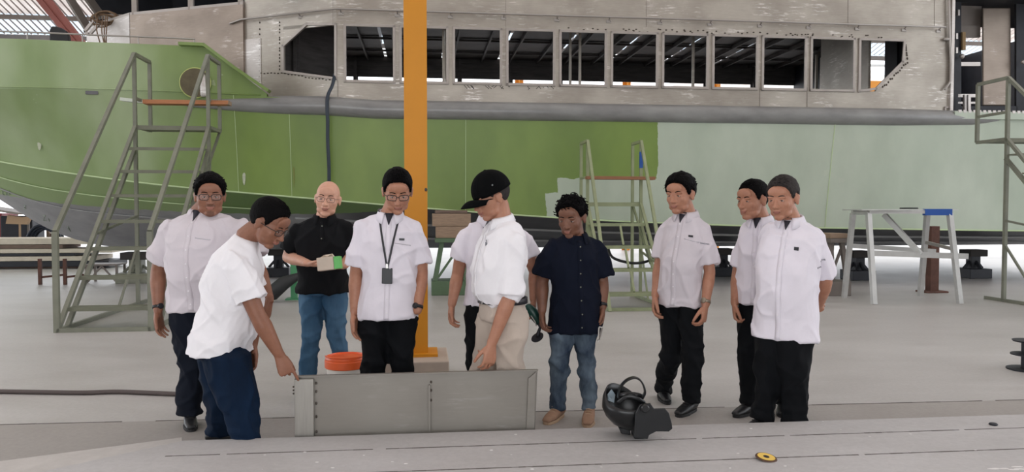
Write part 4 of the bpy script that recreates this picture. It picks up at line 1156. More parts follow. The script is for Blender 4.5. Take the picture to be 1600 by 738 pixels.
# ------------------------------------------------------------------ upturned welding helmet on the slab
def helmet():
    c = fl(990, 681, SH); d = c.y
    e = tag(empty('welding_helmet', c), 'upturned glossy black welding helmet resting on the slab', 'welding helmet')
    k = d / F
    def h(x, y, dd=0): return V((c.x + (x - 990) * k, c.y + dd, SH + (681 - y) * k))
    # bowl shaped shell lying with its hollow side up, the crown of the mask raised at the back left
    segs = 44
    def ring(cx, cy, a, b_, lift):
        out = []
        for i in range(segs + 1):
            t = 2 * math.pi * i / segs; x, y = a * math.cos(t), b_ * math.sin(t)
            e_ = max(0, math.cos(t - math.radians(128))) ** 1.3 * lift + max(0, math.cos(t - math.radians(190))) ** 2 * lift * .25
            out.append(h(cx + x + e_ * 60, cy, 0) + V((0, y, 0)) + Z * (-.03 * y + e_))
        return out
    R = [ring(979, 633, 38, .128, .105), ring(978, 636, 40, .134, .075), ring(978, 642, 39, .132, .035), ring(980, 651, 34, .120, .012), ring(984, 661, 26, .095, 0), ring(988, 668, 16, .062, 0), ring(990, 671, 5, .02, 0)]
    mb = MB(); mb.grid(R)
    sh = mb.build('shell', M_black, e, smooth=True, solid=.006)
    mb = MB(); rows = []
    for i in range(13):
        a_ = math.pi * i / 12; rows.append([h(985 + 3 * math.cos(a_), 619, 0) + V((0, .0, 0)) + T * (.060 * math.cos(a_)) + V((0, .085 * math.sin(a_) - .01, 0)) + Z * z_ for z_ in (-.035, .01)])
    mb.grid(rows); mb.build('inner_cradle', M_black, e, smooth=True, solid=.004)
    # lens housing underneath (it rests on this)
    mb = MB(); mb.prism([h(988, 681, -.07), h(1004, 681, -.07), h(1006, 664, -.09), h(984, 660, -.09)], V((0, .12, 0))); mb.prism([h(970, 677, -.02), h(984, 679, -.02), h(984, 668, -.02), h(966, 668, -.02)], V((0, .1, 0)))
    mb.build('lens_housing', mat('black_matt', rgb(22, 24, 27), .45), e, bevel=.006)
    # flat cheek plate sweeping right
    mb = MB(); pts = [(986, 634), (993, 622), (1010, 621), (1016, 630), (1034, 631), (1040, 638), (1045, 655), (1046, 663), (1040, 667), (1020, 665), (1008, 670), (1006, 676), (984, 672)]
    mb.prism([h(x, y, -.155 + .0010 * (x - 985)) for x, y in pts], V((0, .02, 0))); mb.build('side_plate', mat('black_matt', rgb(22, 24, 27), .45), e, bevel=.004)
    mb = MB(); mb.lathe(h(1000, 626, -.156), [(.024, 0), (.024, .014), (.018, .02)], 20, V((0, -1, 0))); mb.build('knob', M_black, e, smooth='auto')
    # head band arching over
    mb = MB(); arc = []
    for x, y in ((964, 618), (966, 606), (971, 597), (979, 590), (989, 587), (997, 590), (1003, 598), (1006, 610), (1002, 619)): arc.append(h(x, y, -.03))
    arc = smooth_path(arc, 5); mb.loft(arc, [(.026, .0055)] * len(arc), V((0, 1, 0)), 12, sq=.6); mb.build('headband', M_black, e, smooth='auto')
    mb = MB(); arc = smooth_path([h(962, 622, -.09), h(975, 612, -.11), h(990, 614, -.115), h(1002, 622, -.1)], 5); mb.loft(arc, [(.011, .004)] * len(arc), Z, 10); mb.build('band_strap', M_black, e, smooth=True)
    mb = MB(); mb.prism([h(950, 627, .03), h(960, 631, .03), h(963, 620, .06), h(957, 611, .06), h(950, 618, .04)], V((.0, .004, 0))); tag(mb.build('inner_lens', mat('lens_glass', rgb(150, 165, 175), .12, .3), e), 'pale reflective inner lens')
helmet()
# ------------------------------------------------------------------ people: materials
def skin(name, col, dk):
    m, nt, b = node_mat(name)
    tc = nt.nodes.new('ShaderNodeTexCoord').outputs['Object']
    n = noise_(nt, tc, 22, 5, 0.6)
    nt.links.new(ramp(nt, n, 0.3, dk, 0.7, col), b.inputs['Base Color'])
    b.inputs['Roughness'].default_value = 0.5
    b.inputs['Subsurface Weight'].default_value = 0.12
    b.inputs['Subsurface Radius'].default_value = (0.01, 0.004, 0.002)
    return m
SK_TAN = skin('skin_tan', rgb(174, 124, 99), rgb(160, 110, 87))
SK_BROWN = skin('skin_brown', rgb(142, 96, 74), rgb(128, 84, 64))
SK_DARK = skin('skin_dark', rgb(122, 82, 63), rgb(108, 71, 54))
SK_PALE = skin('skin_pale', rgb(206, 158, 134), rgb(194, 145, 122))
M_lip = mat('lips', rgb(150, 98, 84), 0.55)
M_eyew = mat('eye_white', rgb(150, 140, 134), 0.5)
M_iris = mat('iris', rgb(26, 18, 15), 0.2)
M_hairb = mat('hair_black', rgb(7, 6, 7), 0.75, 0, spec=.08, bump=0.8, bscale=90, stretch=(1, 1, 0.3))
M_hairg = mat('hair_greying', rgb(52, 48, 47), 0.75, 0, spec=.1, var=0.35, scale=60, bump=0.6, bscale=90)
M_stub = mat('stubble', rgb(110, 74, 58), 0.7, var=.2, scale=120)
def cloth(name, col, var=0.04, rough=0.88, sheen=0.1, bs=14, bump=0.35, st=(1, 1, 1)):
    return mat(name, col, rough, 0, var=var, scale=5, bump=bump, bscale=bs, sheen=sheen, stretch=st, spec=.18 if not sheen else .3)
C_LILAC = cloth('shirt_lilac_white', rgb(222, 217, 226))
C_WHITE = cloth('shirt_white', rgb(232, 230, 234))
C_GREYW = cloth('shirt_greyish_white', rgb(204, 197, 203))
C_BLACK = cloth('shirt_black', rgb(17, 18, 21), 0.1, sheen=0)
C_NAVY = cloth('shirt_navy', rgb(11, 17, 32), 0.1, sheen=0)
C_TROU = cloth('trousers_black', rgb(11, 13, 17), 0.12, sheen=0)
C_TNAVY = cloth('trousers_navy', rgb(17, 22, 33), 0.12, sheen=0)
C_BEIGE = cloth('trousers_beige', rgb(186, 172, 160), 0.05)
def denim(name, a, b_, sc=3.0):
    return mat(name, a, 0.85, 0, col2=b_, scale=sc, bump=0.4, bscale=20, spec=.15, stretch=(1.4, 1.4, .6))
D_BLUE = denim('denim_mid_blue', rgb(46, 78, 106), rgb(84, 116, 142))
D_DARK = denim('denim_dark_blue', rgb(6, 18, 34), rgb(14, 34, 58))
D_FADE = denim('denim_faded', rgb(18, 32, 54), rgb(104, 118, 130), 5.0)
M_shoeb = mat('shoe_black', rgb(24, 25, 28), 0.4)
M_shoet = mat('shoe_tan', rgb(150, 118, 96), 0.8, var=0.12, scale=14)
M_sole = mat('sole_dark', rgb(30, 30, 32), 0.7)
M_solet = mat('sole_tan', rgb(176, 150, 124), 0.8)
M_collar_in = mat('collar_dark', rgb(36, 34, 44), 0.8)
M_button = mat('button', rgb(225, 222, 225), 0.3)
M_glassf = mat('glasses_frame', rgb(28, 22, 22), 0.35)
M_belt = mat('belt', rgb(34, 34, 40), 0.4)
M_buckle = mat('buckle', rgb(180, 178, 175), 0.25, 0.9)
def lensmat():
    m, nt, b = node_mat('lens'); b.inputs['Base Color'].default_value = rgb(230, 232, 235)
    b.inputs['Roughness'].default_value = 0.05; b.inputs['Alpha'].default_value = 0.035; b.inputs['Specular IOR Level'].default_value = 0.3; return m
M_lens = lensmat()

# ------------------------------------------------------------------ people: anatomy
def rotm(yaw, pitch=0, roll=0):
    """yaw degrees clockwise-from-camera: 0 looks at the camera, + looks towards image right; pitch + looks down"""
    return Matrix.Rotation(math.radians(180 + yaw), 4, 'Z') @ Matrix.Rotation(math.radians(-pitch), 4, 'X') @ Matrix.Rotation(math.radians(roll), 4, 'Y')

def head_shapes(mb, M, fat=0.0, small=1.0):
    E = lambda c, r, rot=None: mb.ell(c, r, M if rot is None else M @ Matrix.Translation(c) @ rot @ Matrix.Translation(-V(c)), 22, 14)
    f = fat
    E((0, -.014, .030), (.0755, .097, .086))                 # cranium
    E((0, .027, -.016), (.0665 + f * .5, .067, .084))         # face
    E((0, .026, -.058), (.055 + f, .058, .052 + f * .3))      # jaw
    E((0, .062, -.094), (.027 + f * .6, .024, .020))          # chin
    for s in (-1, 1):
        E((s * .038, .056, -.022), (.023 + f * .5, .024, .024))   # cheek bone
        E((s * .036, .030, -.070), (.020 + f, .036, .026))        # jaw corner
        E((s * .030, .078, .020), (.024, .013, .0085))            # brow ridge
        E((s * .077, -.006, -.008), (.008, .017, .031), Matrix.Rotation(s * .30, 4, 'Z') @ Matrix.Rotation(-.18, 4, 'X'))   # ear
        E((s * .080, -.012, .004), (.007, .016, .020), Matrix.Rotation(s * .45, 4, 'Z'))
        E((s * .0125, .098, -.033), (.0085, .010, .008))          # nostril wing
        E((s * .0305, .074, .001), (.0155, .012, .0105))          # eyelids
    E((0, .074, .045), (.052, .018, .035))                    # forehead
    mb.loft([M @ V((0, .083, .012)), M @ V((0, .094, -.008)), M @ V((0, .104, -.028))], [(.0085, .012), (.0105, .014), (.0135, .014)], M.to_3x3() @ V((1, 0, 0)), 12)
    E((0, .109, -.031), (.0125, .0105, .011))
    E((0, .086, -.050), (.024, .012, .014))                   # muzzle
    E((0, .0945, -.0575), (.021, .0075, .0052)); E((0, .0925, -.0665), (.0185, .0078, .0060))   # lips

def smoothstep(a, b_, x):
    t = np.clip((x - a) / (b_ - a), 0, 1); return t * t * (3 - 2 * t)

def hand_shapes(mb, wrist, d, n, side, curls, k=1.0, splay=.13, thumb=None):
    """side +1 = right hand; d points along the fingers, n out of the palm; curls in degrees per finger (index..little)"""
    d = V(d).normalized(); n = (V(n) - d * V(n).dot(d)).normalized(); t = d.cross(n) * side
    c = V(wrist)
    mb.loft([c - d * .02 * k, c + d * .012 * k, c + d * .045 * k + t * .003, c + d * .078 * k, c + d * .092 * k],
            [(.026 * k, .019 * k), (.029 * k, .018 * k), (.038 * k, .0165 * k), (.040 * k, .0135 * k), (.037 * k, .011 * k)], t, 16)
    mb.ell((0, 0, 0), (.016 * k, .022 * k, .014 * k), Matrix.Translation(c + d * .035 * k + t * .022 * k + n * .010 * k))
    offs = (.0300, .0102, -.0100, -.0285); lens = (.071, .079, .073, .058); rad = (.0085, .0088, .0083, .0074)
    for i in range(4):
        p = c + d * (.088 - (.004, 0, .003, .010)[i]) * k + t * offs[i] * k
        cu = curls[i] if isinstance(curls, (list, tuple)) else curls
        dirs = (d + t * splay * (offs[i] / .03)).normalized(); pts = [p - dirs * .012 * k, p]; ang = 0
        for j, (fr, cf) in enumerate(((.44, .75), (.31, 1.1), (.25, .7))):
            ang += math.radians(cu * cf)
            dd = dirs * math.cos(ang) + n * math.sin(ang)
            pts.append(pts[-1] + dd * lens[i] * fr * k)
        r = rad[i] * k
        mb.loft(pts, [(r * 1.02, r), (r * 1.05, r), (r * 1.0, r), (r * .92, r * .92), (r * .78, r * .75)], t, 10)
    tb = thumb or (.75, .62, .35)
    p = c + d * .022 * k + t * .022 * k + n * .006 * k
    d1 = (d * tb[0] + t * tb[1] + n * tb[2]).normalized(); d2 = (d1 * .85 + d * .45 + n * .15).normalized(); d3 = (d2 * .9 + d * .3 + n * .1).normalized()
    pts = [p, p + d1 * .040 * k, p + d1 * .040 * k + d2 * .032 * k, p + d1 * .040 * k + d2 * .032 * k + d3 * .024 * k]
    mb.loft(pts, [(.0135 * k, .0135 * k), (.0115 * k, .011 * k), (.0098 * k, .0098 * k), (.0080 * k, .0076 * k)], None, 10)

def bez(a, b_, c, t): return a * (1 - t) ** 2 + b_ * 2 * t * (1 - t) + c * t * t

def fold_noise(me, amp, f=(7, 7, 3.2), seed=0, shear=0.6, fine=.35, keep=None):
    """cloth folds pressed into the surface"""
    co = co_of(me); no = no_of(me); out = co.copy(); nz = noise.noise
    for i in range(len(co)):
        x, y, z = co[i]
        a = max(0, 1 - abs(nz(V((x * 6.5 + z * 3.5 + seed, y * 6.5, z * 2.2 - x * 2)))) * 3.2) ** 1.5
        b_ = max(0, 1 - abs(nz(V((x * 6 - z * 4 + seed * 2, y * 6, z * 3.4 + x * 2.5)))) * 3.6) ** 1.5
        c = nz(V((x * 4 + seed, y * 4, z * 3))) + fine * nz(V((x * 16 + seed, y * 16, z * 9)))
        out[i] += no[i] * amp * (1.0 if keep is None else keep[i]) * (a * .9 + b_ * .7 - .5 + c * .6)
    me.vertices.foreach_set('co', out.ravel()); me.update()
    return me

def knee_folds(me, spots, amp):
    """horizontal stacked folds round given joints: spots = (centre, radius, count)"""
    co = co_of(me); no = no_of(me)
    for c, r, fr in spots:
        d = co - np.array(c); dist = np.linalg.norm(d * np.array([1, 1, 1.0]), axis=1)
        w = np.clip(1 - dist / r, 0, 1)
        ph = d[:, 2] * fr + d[:, 0] * 9 + np.sin(d[:, 1] * 20 + c[0] * 7) * 1.2
        co += no * (np.maximum(np.sin(ph), -.3) * w * amp)[:, None]
    me.vertices.foreach_set('co', co.ravel()); me.update()

def bvh_of(me):
    return BVHTree.FromPolygons([tuple(v.co) for v in me.vertices], [tuple(p.vertices) for p in me.polygons])

def strip(name, bv, path, toward, width, m, parent, L, off=.003, th=.0025, wdir=None, smooth=True):
    """thin band laid on a surface: every path point is dropped along `toward` onto it"""
    toward = V(toward).normalized(); pts = []
    for p in path:
        r = bv.ray_cast(V(p) - toward * .5, toward, 1.0)
        if r[0] is not None: pts.append(r[0] - toward * off)
    if len(pts) < 2: return None
    mb = MB(); rows = []
    for i, p in enumerate(pts):
        t = (pts[min(i + 1, len(pts) - 1)] - pts[max(i - 1, 0)]).normalized()
        w = V(wdir).normalized() if wdir is not None else t.cross(toward).normalized()
        row = []
        for q in (-.5, 0, .5):
            r = bv.ray_cast(p + w * width * q - toward * .3, toward, .6)
            row.append((r[0] - toward * off) if r[0] is not None and (r[0] - p).length < width + .05 else p + w * width * q)
        rows.append(row)
    mb.grid(rows); return mb.build(name, m, parent, smooth=smooth, solid=th)

WATCHES = []
def person(label, u, d, yaw, h=1.70, g=1.0, belly=0.0, head=None, over=None, skin_m=SK_TAN, shirt=C_WHITE, pants=C_TROU, shoe=M_shoeb, sole=M_sole,
           sleeve=.82, hem=-.13, tuck=False, pocket_hand=None, hair='short', hair_m=None, hairline=0.0, hair_t=.012, fat=0.0, hands=None, legw=1.0, seed=1,
           collar=True, placket=True, button_n=0, pocket=False, badge=False, inner=True, glasses=False, look=(0, 0, 0), neck_len=1.0,
           stub=False, fold=.014, cuffw=1.0, sleeve_long=None, tee=False, legs_in=None, collar_m=None, hs=1.15):
    k = h / 1.70
    base = V((P(u, 500, d).x, d, 0)); e = tag(empty('person', base), label, 'person', 'people inspecting the metal panel')
    R = rotm(yaw).to_3x3()
    W = lambda x, y, z: base + R @ V((x * k, y * k, z * k))
    J = dict(pelvis=W(0, 0, .92), chest=W(0, .0, 1.26), neck=W(0, -.015, 1.425), head=W(0, .02, 1.578))
    for s, n_ in ((1, 'R'), (-1, 'L')):
        J['sh' + n_] = W(s * .178 * (g * .6 + .4), -.01, 1.375); J['el' + n_] = W(s * .235 * (g * .6 + .4), -.03, 1.10); J['wr' + n_] = W(s * .245 * (g * .6 + .4), .05, .86)
        J['hip' + n_] = W(s * .088, 0, .88); J['kn' + n_] = W(s * .10, .02, .48); J['an' + n_] = W(s * .11, -.02, .085)
    for n_, (a, b_, dd) in (over or {}).items(): J[n_] = P(a, b_, d + dd)
    for n_ in ('anR', 'anL'): J[n_].z = max(.085 * k, .08)
    J['neck'] = J['neck'] + Z * .016
    hm = rotm(*look); hm.translation = J['head'] - Z * .010; hm = hm @ Matrix.Scale(hs, 4)
    sax = (J['shR'] - J['shL']).normalized(); hax = (R @ V((1, 0, 0)))
    fwd = Z.cross(sax); fwd = fwd if fwd.dot(R @ V((0, 1, 0))) > 0 else -fwd
    up = (J['neck'] - J['pelvis']).normalized(); fwd = (fwd - up * fwd.dot(up)).normalized()
    # ---- body: one continuous surface
    mb = MB()
    head_shapes(mb, hm, fat)
    nk = hm @ V((0, -.028, -.045))
    mb.loft([J['neck'] - up * .04, J['neck'], J['neck'].lerp(nk, .5), nk], [(.070 * k, .062), (.060 + fat, .060 + fat), (.058 + fat, .060 + fat), (.058 + fat, .062)], sax, 18)
    tor = [J['pelvis'] + up * .06, J['pelvis'] + up * .08, J['pelvis'].lerp(J['chest'], .45), J['chest'], J['neck'] - up * .04]
    mb.loft(tor, [(.10 * g, .07), (.125 * g, .09), (.13 * g, .095), (.15 * g, .10), (.08, .06)], [hax, hax, sax, sax, sax], 18)
    hands = hands or {}
    for s, n_ in ((1, 'R'), (-1, 'L')):
        sh, el, wr = J['sh' + n_], J['el' + n_], J['wr' + n_]
        ag = .5 + g * .5
        mb.loft([J['neck'].lerp(sh, .3) - up * .075, sh - up * .05], [(.035, .035), (.038, .038)], None, 14)
        q = el.lerp(wr, .28)
        mb.loft([sh - up * .045, sh.lerp(el, .5), el], [(.040 * ag, .040 * ag), (.050 * ag, .050 * ag), (.042 * ag, .042 * ag)], None, 16)
        mb.loft([el, q, el.lerp(wr, .7), wr], [(.042 * ag, .042 * ag), (.046 * ag, .046 * ag), (.036 * ag, .034 * ag), (.030, .026)], None, 16)
        H = hands.get(n_, {})
        fd = (wr - el).normalized(); dd = V(H['d']).normalized() if 'd' in H else (fd * .8 + V((0, 0, -1)) * .5).normalized()
        nn_ = V(H['n']) if 'n' in H else R @ V((-s, .15, 0))
        if 'n' not in H: nn_ = R @ V((-s * .9, -.35, 0))
        if not H.get('skip'): hand_shapes(mb, wr, dd, nn_, s, H.get('curl', 26), k * 1.17, H.get('splay', .13), H.get('thumb'))
        hp, kn, an = J['hip' + n_], J['kn' + n_], J['an' + n_]
        mb.loft([hp.lerp(J['pelvis'] + up * .08, .8), hp, hp.lerp(kn, .5), kn], [(.045, .045), (.058, .058), (.050, .050), (.040, .040)], None, 14)
        mb.loft([kn, kn.lerp(an, .35), an], [(.040, .040), (.038, .038), (.030, .030)], None, 14)
        ft = (J.get('toe' + n_, an + R @ V((s * .03, .12, 0))) - an); ft.z = 0; ft.normalize()
        mb.loft([an, V((an.x, an.y, .05)) - ft * .02, V((an.x, an.y, .04)) + ft * .10], [(.035, .035), (.032, .03), (.03, .018)], Z, 12)
    me = remesh(mb, .0042, 4, .5)
    # eyes, mouth, brows as small shapes joined to the same mesh
    inv = hm.inverted(); ex = MB(); bvb = bvh_of(me)
    for s in (-1, 1):
        ex.ell((s * .0305, .0788, .0000), (.0115, .0098, .0040), hm, 12, 8, mi=2)
        ex.ell((s * .0305, .0812, .0002), (.0056, .0085, .0044), hm, 10, 8, mi=3)
        ex.loft([hm @ V((s * (.0175 + .0045 * i), .0885 - abs(i - 2) * .0012 - i * .0009, .0050 - (i - 2) ** 2 * .0009)) for i in range(6)], [(.0019, .0017)] * 6, None, 6, mi=4)
        pts = []
        for i in range(7):
            q = hm @ V((s * (.013 + .0055 * i), .20, .0245 + .0035 * math.sin(i / 6 * 3.0))); dr = (hm.to_3x3() @ V((0, -1, 0))).normalized()
            r = bvb.ray_cast(q, dr, .3)
            if r[0] is not None: pts.append(r[0] + dr * .0005)
        if len(pts) > 3: ex.loft(pts, [(.0028, .0018)] + [(.0042, .0022)] * (len(pts) - 2) + [(.0022, .0015)], hm.to_3x3() @ Z, 8, mi=4)
    ex.loft([hm @ V((x, .0985 - abs(x) * .22, -.0620 - abs(x) * .04)) for x in (-.019, -.010, 0, .010, .019)], [(.0014, .0014)] * 5, None, 6, mi=5)
    em = ex.mesh('x')
    bm = bmesh.new(); bm.from_mesh(me); bm.from_mesh(em); bm.to_mesh(me); bm.free()
    hmat = hair_m or M_hairb
    nv = len(me.polygons) - len(em.polygons)
    cen = np.empty(len(me.polygons) * 3); me.polygons.foreach_get('center', cen); cen = cen.reshape(-1, 3)
    idx = np.zeros(len(me.polygons), dtype=np.int32); A = np.array(inv)
    loc = (cen @ A[:3, :3].T) + A[:3, 3]
    lips = (np.abs(loc[:, 0]) < .021) & (loc[:, 1] > .083) & (loc[:, 2] < -.0535) & (loc[:, 2] > -.0715)
    idx[lips] = 1
    if stub:
        st_ = (np.abs(loc[:, 0]) < .026) & (loc[:, 1] > .070) & (loc[:, 2] < -.043) & (loc[:, 2] > -.053); idx[st_] = 6
        st_ = (np.abs(loc[:, 0]) < .020) & (loc[:, 1] > .060) & (loc[:, 2] < -.080) & (loc[:, 2] > -.112); idx[st_] = 6
    m_em = np.empty(len(em.polygons), dtype=np.int32); em.polygons.foreach_get('material_index', m_em); idx[nv:] = m_em
    me.transform(Matrix.Translation(-base))
    body = put(me, 'body', [skin_m, M_lip, M_eyew, M_iris, hmat, M_iris, M_stub], e, base, smooth=True)
    me.polygons.foreach_set('material_index', idx); bpy.data.meshes.remove(em)
    # ---- hair
    if hair != 'bald':
        make_hair(hair, hm, hmat, e, hairline, hair_t, seed)
    # ---- shirt
    mb = MB(); ax = [hax, hax, (hax + sax).normalized(), sax, sax, sax, sax, sax]
    by = fwd * belly
    P_, C_h, N_k = J['pelvis'], J['chest'], J['neck']
    dn = (P_ - C_h).normalized(); lowd = (dn + V((0, 0, -1)) * 1.2).normalized()
    if tuck: hem = -.02
    ring = [P_ + lowd * (-hem) * k, P_ + lowd * .02, P_.lerp(C_h, .32) + by * .9, P_.lerp(C_h, .62) + by, C_h + fwd * belly * .4, C_h.lerp(N_k, .45), C_h.lerp(N_k, .80), N_k - up * .005]
    rr = [(.190 * g, .138 * g), (.186 * g, .136 * g), (.174 * g, .128 * g + belly * .7), (.176 * g, .128 * g + belly * .7), (.182 * g, .128 * g + belly * .3), (.172 * g, .115 * g), (.128 * (g * .5 + .5), .088), (.072, .070)]
    if tuck: ring[0] = P_ + Z * .050 * k; ring[1] = P_ + Z * .092 * k + fwd * belly * .4
    if tuck: rr[0] = (.150 * g, .116 * g); rr[1] = (.174 * g, .136 * g)
    mb.loft(ring, [(a * k, b_ * k) for a, b_ in rr], ax, 28, rnd=False, sq=.88)
    for s, n_ in ((1, 'R'), (-1, 'L')):
        sh, el = J['sh' + n_], J['el' + n_]; sd = (sh - N_k)
        sl = sleeve_long.get(n_, sleeve) if sleeve_long else sleeve
        end = sh.lerp(el, min(sl, 1.0))
        mb.loft([N_k.lerp(sh, .25) - up * .030, N_k.lerp(sh, .60) - up * .022, sh - up * .022], [(.056 * k, .052 * k), (.060 * k, .056 * k), (.062 * k * (g * .5 + .5), .054 * k)], [fwd] * 3, 18)
        gg = (g * .5 + .5) * k * cuffw
        mb.loft([sh - up * .030, sh.lerp(end, .5), end], [(.062 * gg, .064 * gg), (.071 * gg, .071 * gg), (.080 * gg, .080 * gg)], None, 22, rnd=False)
        mb.ell((0, 0, 0), (.056 * gg, .060 * gg, .052 * gg), Matrix.Translation(sh - up * .020))
        mb.ell((0, 0, 0), (.075 * gg, .075 * gg, .085 * gg), Matrix.Translation(sh.lerp(C_h, .28) - up * .05))
        if sl > 1.0: mb.loft([el.lerp(sh, .1), el, el.lerp(J['wr' + n_], sl - 1)], [(.068 * gg, .068 * gg), (.062 * gg, .062 * gg), (.058 * gg, .058 * gg)], None, 20, rnd=False)
    sm_me = remesh(mb, .0085, 4, .5)
    co = co_of(sm_me)
    hemz = ring[0].z
    keep = np.ones(len(co)); nkd = np.linalg.norm(co - np.array(N_k), axis=1); keep *= np.clip((nkd - .07) / .06, .0, 1); 
    fold_noise(sm_me, fold, seed=seed, keep=keep)
    bv = bvh_of(sm_me)
    sm_me.transform(Matrix.Translation(-base)); so = put(sm_me, 'tee_shirt' if tee else 'shirt', shirt, e, base, smooth=True)
    cf = N_k + fwd * .075 - up * .02
    # collar
    if collar:
        mb = MB(); rows = [[], [], [], []]
        for i in range(33):
            a = math.radians(-158 + 316 * i / 32)          # 0 = back of the neck
            ca, sa = math.cos(a), math.sin(a); fr = (1 - ca) / 2
            dirn = -fwd * ca + sax * sa
            c0_ = N_k + up * .0
            rows[0].append(c0_ + dirn * (.060 + .006 * fr) + up * (.022 - .028 * fr))
            rows[1].append(c0_ + dirn * (.066 + .006 * fr) + up * (.038 - .034 * fr))
            rows[2].append(c0_ + dirn * (.074 + .010 * fr) + up * (.032 - .036 * fr))
            tip = max(0, (abs(a) - math.radians(115)) / math.radians(43))
            rows[3].append(c0_ + dirn * (.090 + .012 * fr + .012 * tip) + up * (-.004 - .036 * fr - .030 * tip))
        mb.grid(rows); mb.build('collar', collar_m or shirt, so, smooth=True, solid=.003)
        if inner:
            path = [cf + up * (.012 - .012 * i) for i in range(8)]
            mb = MB(); rws = []
            for i in range(9):
                t = i / 8; w_ = .026 * (1 - t) + .002; c_ = N_k + fwd * (.062 + .02 * t) + up * (.005 - .075 * t)
                r = bv.ray_cast(c_ + fwd * .3, -fwd, .6); y_ = r[0] if r[0] is not None else c_
                rws.append([y_ + fwd * .004 - sax * w_, y_ + fwd * .006, y_ + fwd * .004 + sax * w_])
            mb.grid(rws); mb.build('inner_collar', M_collar_in, so, smooth=True, solid=.002)
    tz = lambda t: N_k.lerp(ring[0], t)
    def front(t, x=0): 
        c_ = tz(t) + fwd * .30 + sax * x; return c_
    if placket:
        pth = [front(.06 + .93 * i / 30) for i in range(31)] if placket != 'short' else [front(.06 + .26 * i / 10) for i in range(11)]
        strip('placket', bv, pth, -fwd, .034, shirt, so, base, .0022, .0018, sax)
        mb = MB(); nbt = 7 if placket != 'short' else 2
        for i in range(nbt):
            t = .12 + (.80 if placket != 'short' else .16) * i / max(1, nbt - 1); r = bv.ray_cast(front(t), -fwd, .7)
            if r[0] is not None:
                mb = MB(); mb.lathe(r[0] + fwd * .003, [(.0045, 0), (.005, .002), (.0035, .003)], 12, fwd); mb.build('button', M_button if shirt not in (C_BLACK, C_NAVY) else M_stair, so)
    if pocket:
        sd = -1   # wearer's left chest
        for a_, b2 in (((.25, .055), (.25, .15)),):
            strip('pocket_edge', bv, [front(.27 + .02 * (i / 8), sd * (.045 + .095 * i / 8)) for i in range(9)], -fwd, .006, M_seamw, so, base, .0015, .0012)
    if badge:
        r = bv.ray_cast(front(.235, -.085 if badge != 'R' else .085), -fwd, .7)
        if r[0] is not None:
            mb = MB(); mb.box(r[0] + fwd * .005, .034, .003, .014, sax, fwd) if badge != 'sq' else mb.box(r[0] + fwd * .005, .028, .003, .022, sax, fwd); mb.build('name_pin', M_belt, so)
    # ---- trousers
    mb = MB()
    top = P_ + Z * .07 * k if not tuck else P_ + Z * .055 * k
    hr, hl = J['hipR'], J['hipL']
    mb.loft([top, P_, P_ + V((0, 0, -.08 * k))], [(.150 * g * k, .118 * g * k), (.160 * g * k, .125 * g * k), (.162 * g * k, .122 * g * k)], hax, 26, rnd=False)
    spots = []
    for s, n_ in ((1, 'R'), (-1, 'L')):
        hp, kn, an = J['hip' + n_], J['kn' + n_], J['an' + n_]; lw = legw * k
        bot = V((an.x, an.y, .075)) if legs_in is None else V((an.x, an.y, legs_in))
        gg = .4 + g * .6
        mb.loft([hp + Z * .02, hp.lerp(kn, .25), hp.lerp(kn, .7), kn, kn.lerp(bot, .4), kn.lerp(bot, .8), bot], [(.095 * gg * lw, .108 * gg * lw), (.096 * gg * lw, .102 * gg * lw), (.080 * gg * lw, .084 * gg * lw), (.074 * lw, .076 * lw), (.070 * lw, .072 * lw), (.064 * lw, .066 * lw), (.068 * lw, .072 * lw)], hax, 22, rnd=False)
        mb.ell((0, 0, 0), (.088 * gg * lw, .105 * gg * lw, .10), Matrix.Translation(hp) @ R.to_4x4())
        if pocket_hand == n_: mb.ell((0, 0, 0), (.040, .044, .062), Matrix.Translation((J['wr' + n_] - Z * .050).lerp(J['hip' + n_], .22)))
        spots += [(tuple(kn), .17, 60), (tuple(bot + Z * .06), .16, 75)]
    tm = remesh(mb, .0095, 3, .5)
    fold_noise(tm, fold * 1.2, (7, 7, 3.0), seed + 3, 1.5)
    knee_folds(tm, spots, .008)
    if not tuck:      # the waistband sits inside the shirt
        cc_ = co_of(tm); w_ = np.clip((cc_[:, 2] - hemz - .005) / .03, 0, 1) * .24; ax_ = np.array(P_)
        cc_[:, :2] += (ax_[:2] - cc_[:, :2]) * w_[:, None]; tm.vertices.foreach_set('co', cc_.ravel()); tm.update()
    tm.transform(Matrix.Translation(-base)); to = put(tm, 'trousers', pants, e, base, smooth=True)
    if tuck:
        mb = MB(); rw = []; c_ = P_ + Z * .052 * k
        for i in range(41):
            a = 2 * math.pi * i / 40; rw.append([c_ + hax * .168 * g * math.cos(a) + fwd * .137 * g * math.sin(a) + Z * z_ for z_ in (-.018, .018)])
        mb.grid(rw); bl = mb.build('belt', M_belt, e, smooth=True, solid=.006)
        mb = MB(); mb.box(c_ + fwd * (.134 * g + .006), .045, .008, .036, hax, fwd); mb.build('buckle', M_buckle, bl, bevel=.003)
    # ---- shoes
    for s, n_ in ((1, 'R'), (-1, 'L')):
        an = J['an' + n_]; ft = (J['toe' + n_] if 'toe' + n_ in J else an + R @ V((s * .035, .12, 0))) - an; ft.z = 0; ft.normalize(); lt = ft.cross(Z)
        g0 = V((an.x, an.y, 0))
        mb = MB(); mb.loft([g0 - ft * .060 + Z * .052, g0 - ft * .02 + Z * .056, g0 + ft * .06 + Z * .048, g0 + ft * .13 + Z * .038, g0 + ft * .185 + Z * .032],
                           [(.033, .036), (.037, .042), (.042, .036), (.043, .027), (.032, .018)], lt, 18)
        mb.loft([g0 + Z * .06, g0 + Z * .10], [(.038, .044), (.038, .045)], lt, 16, rnd=False)
        sh_ = put_mesh(remesh(mb, .006, 3, .5), 'shoe', shoe, e, base)
        mb = MB(); outl = []
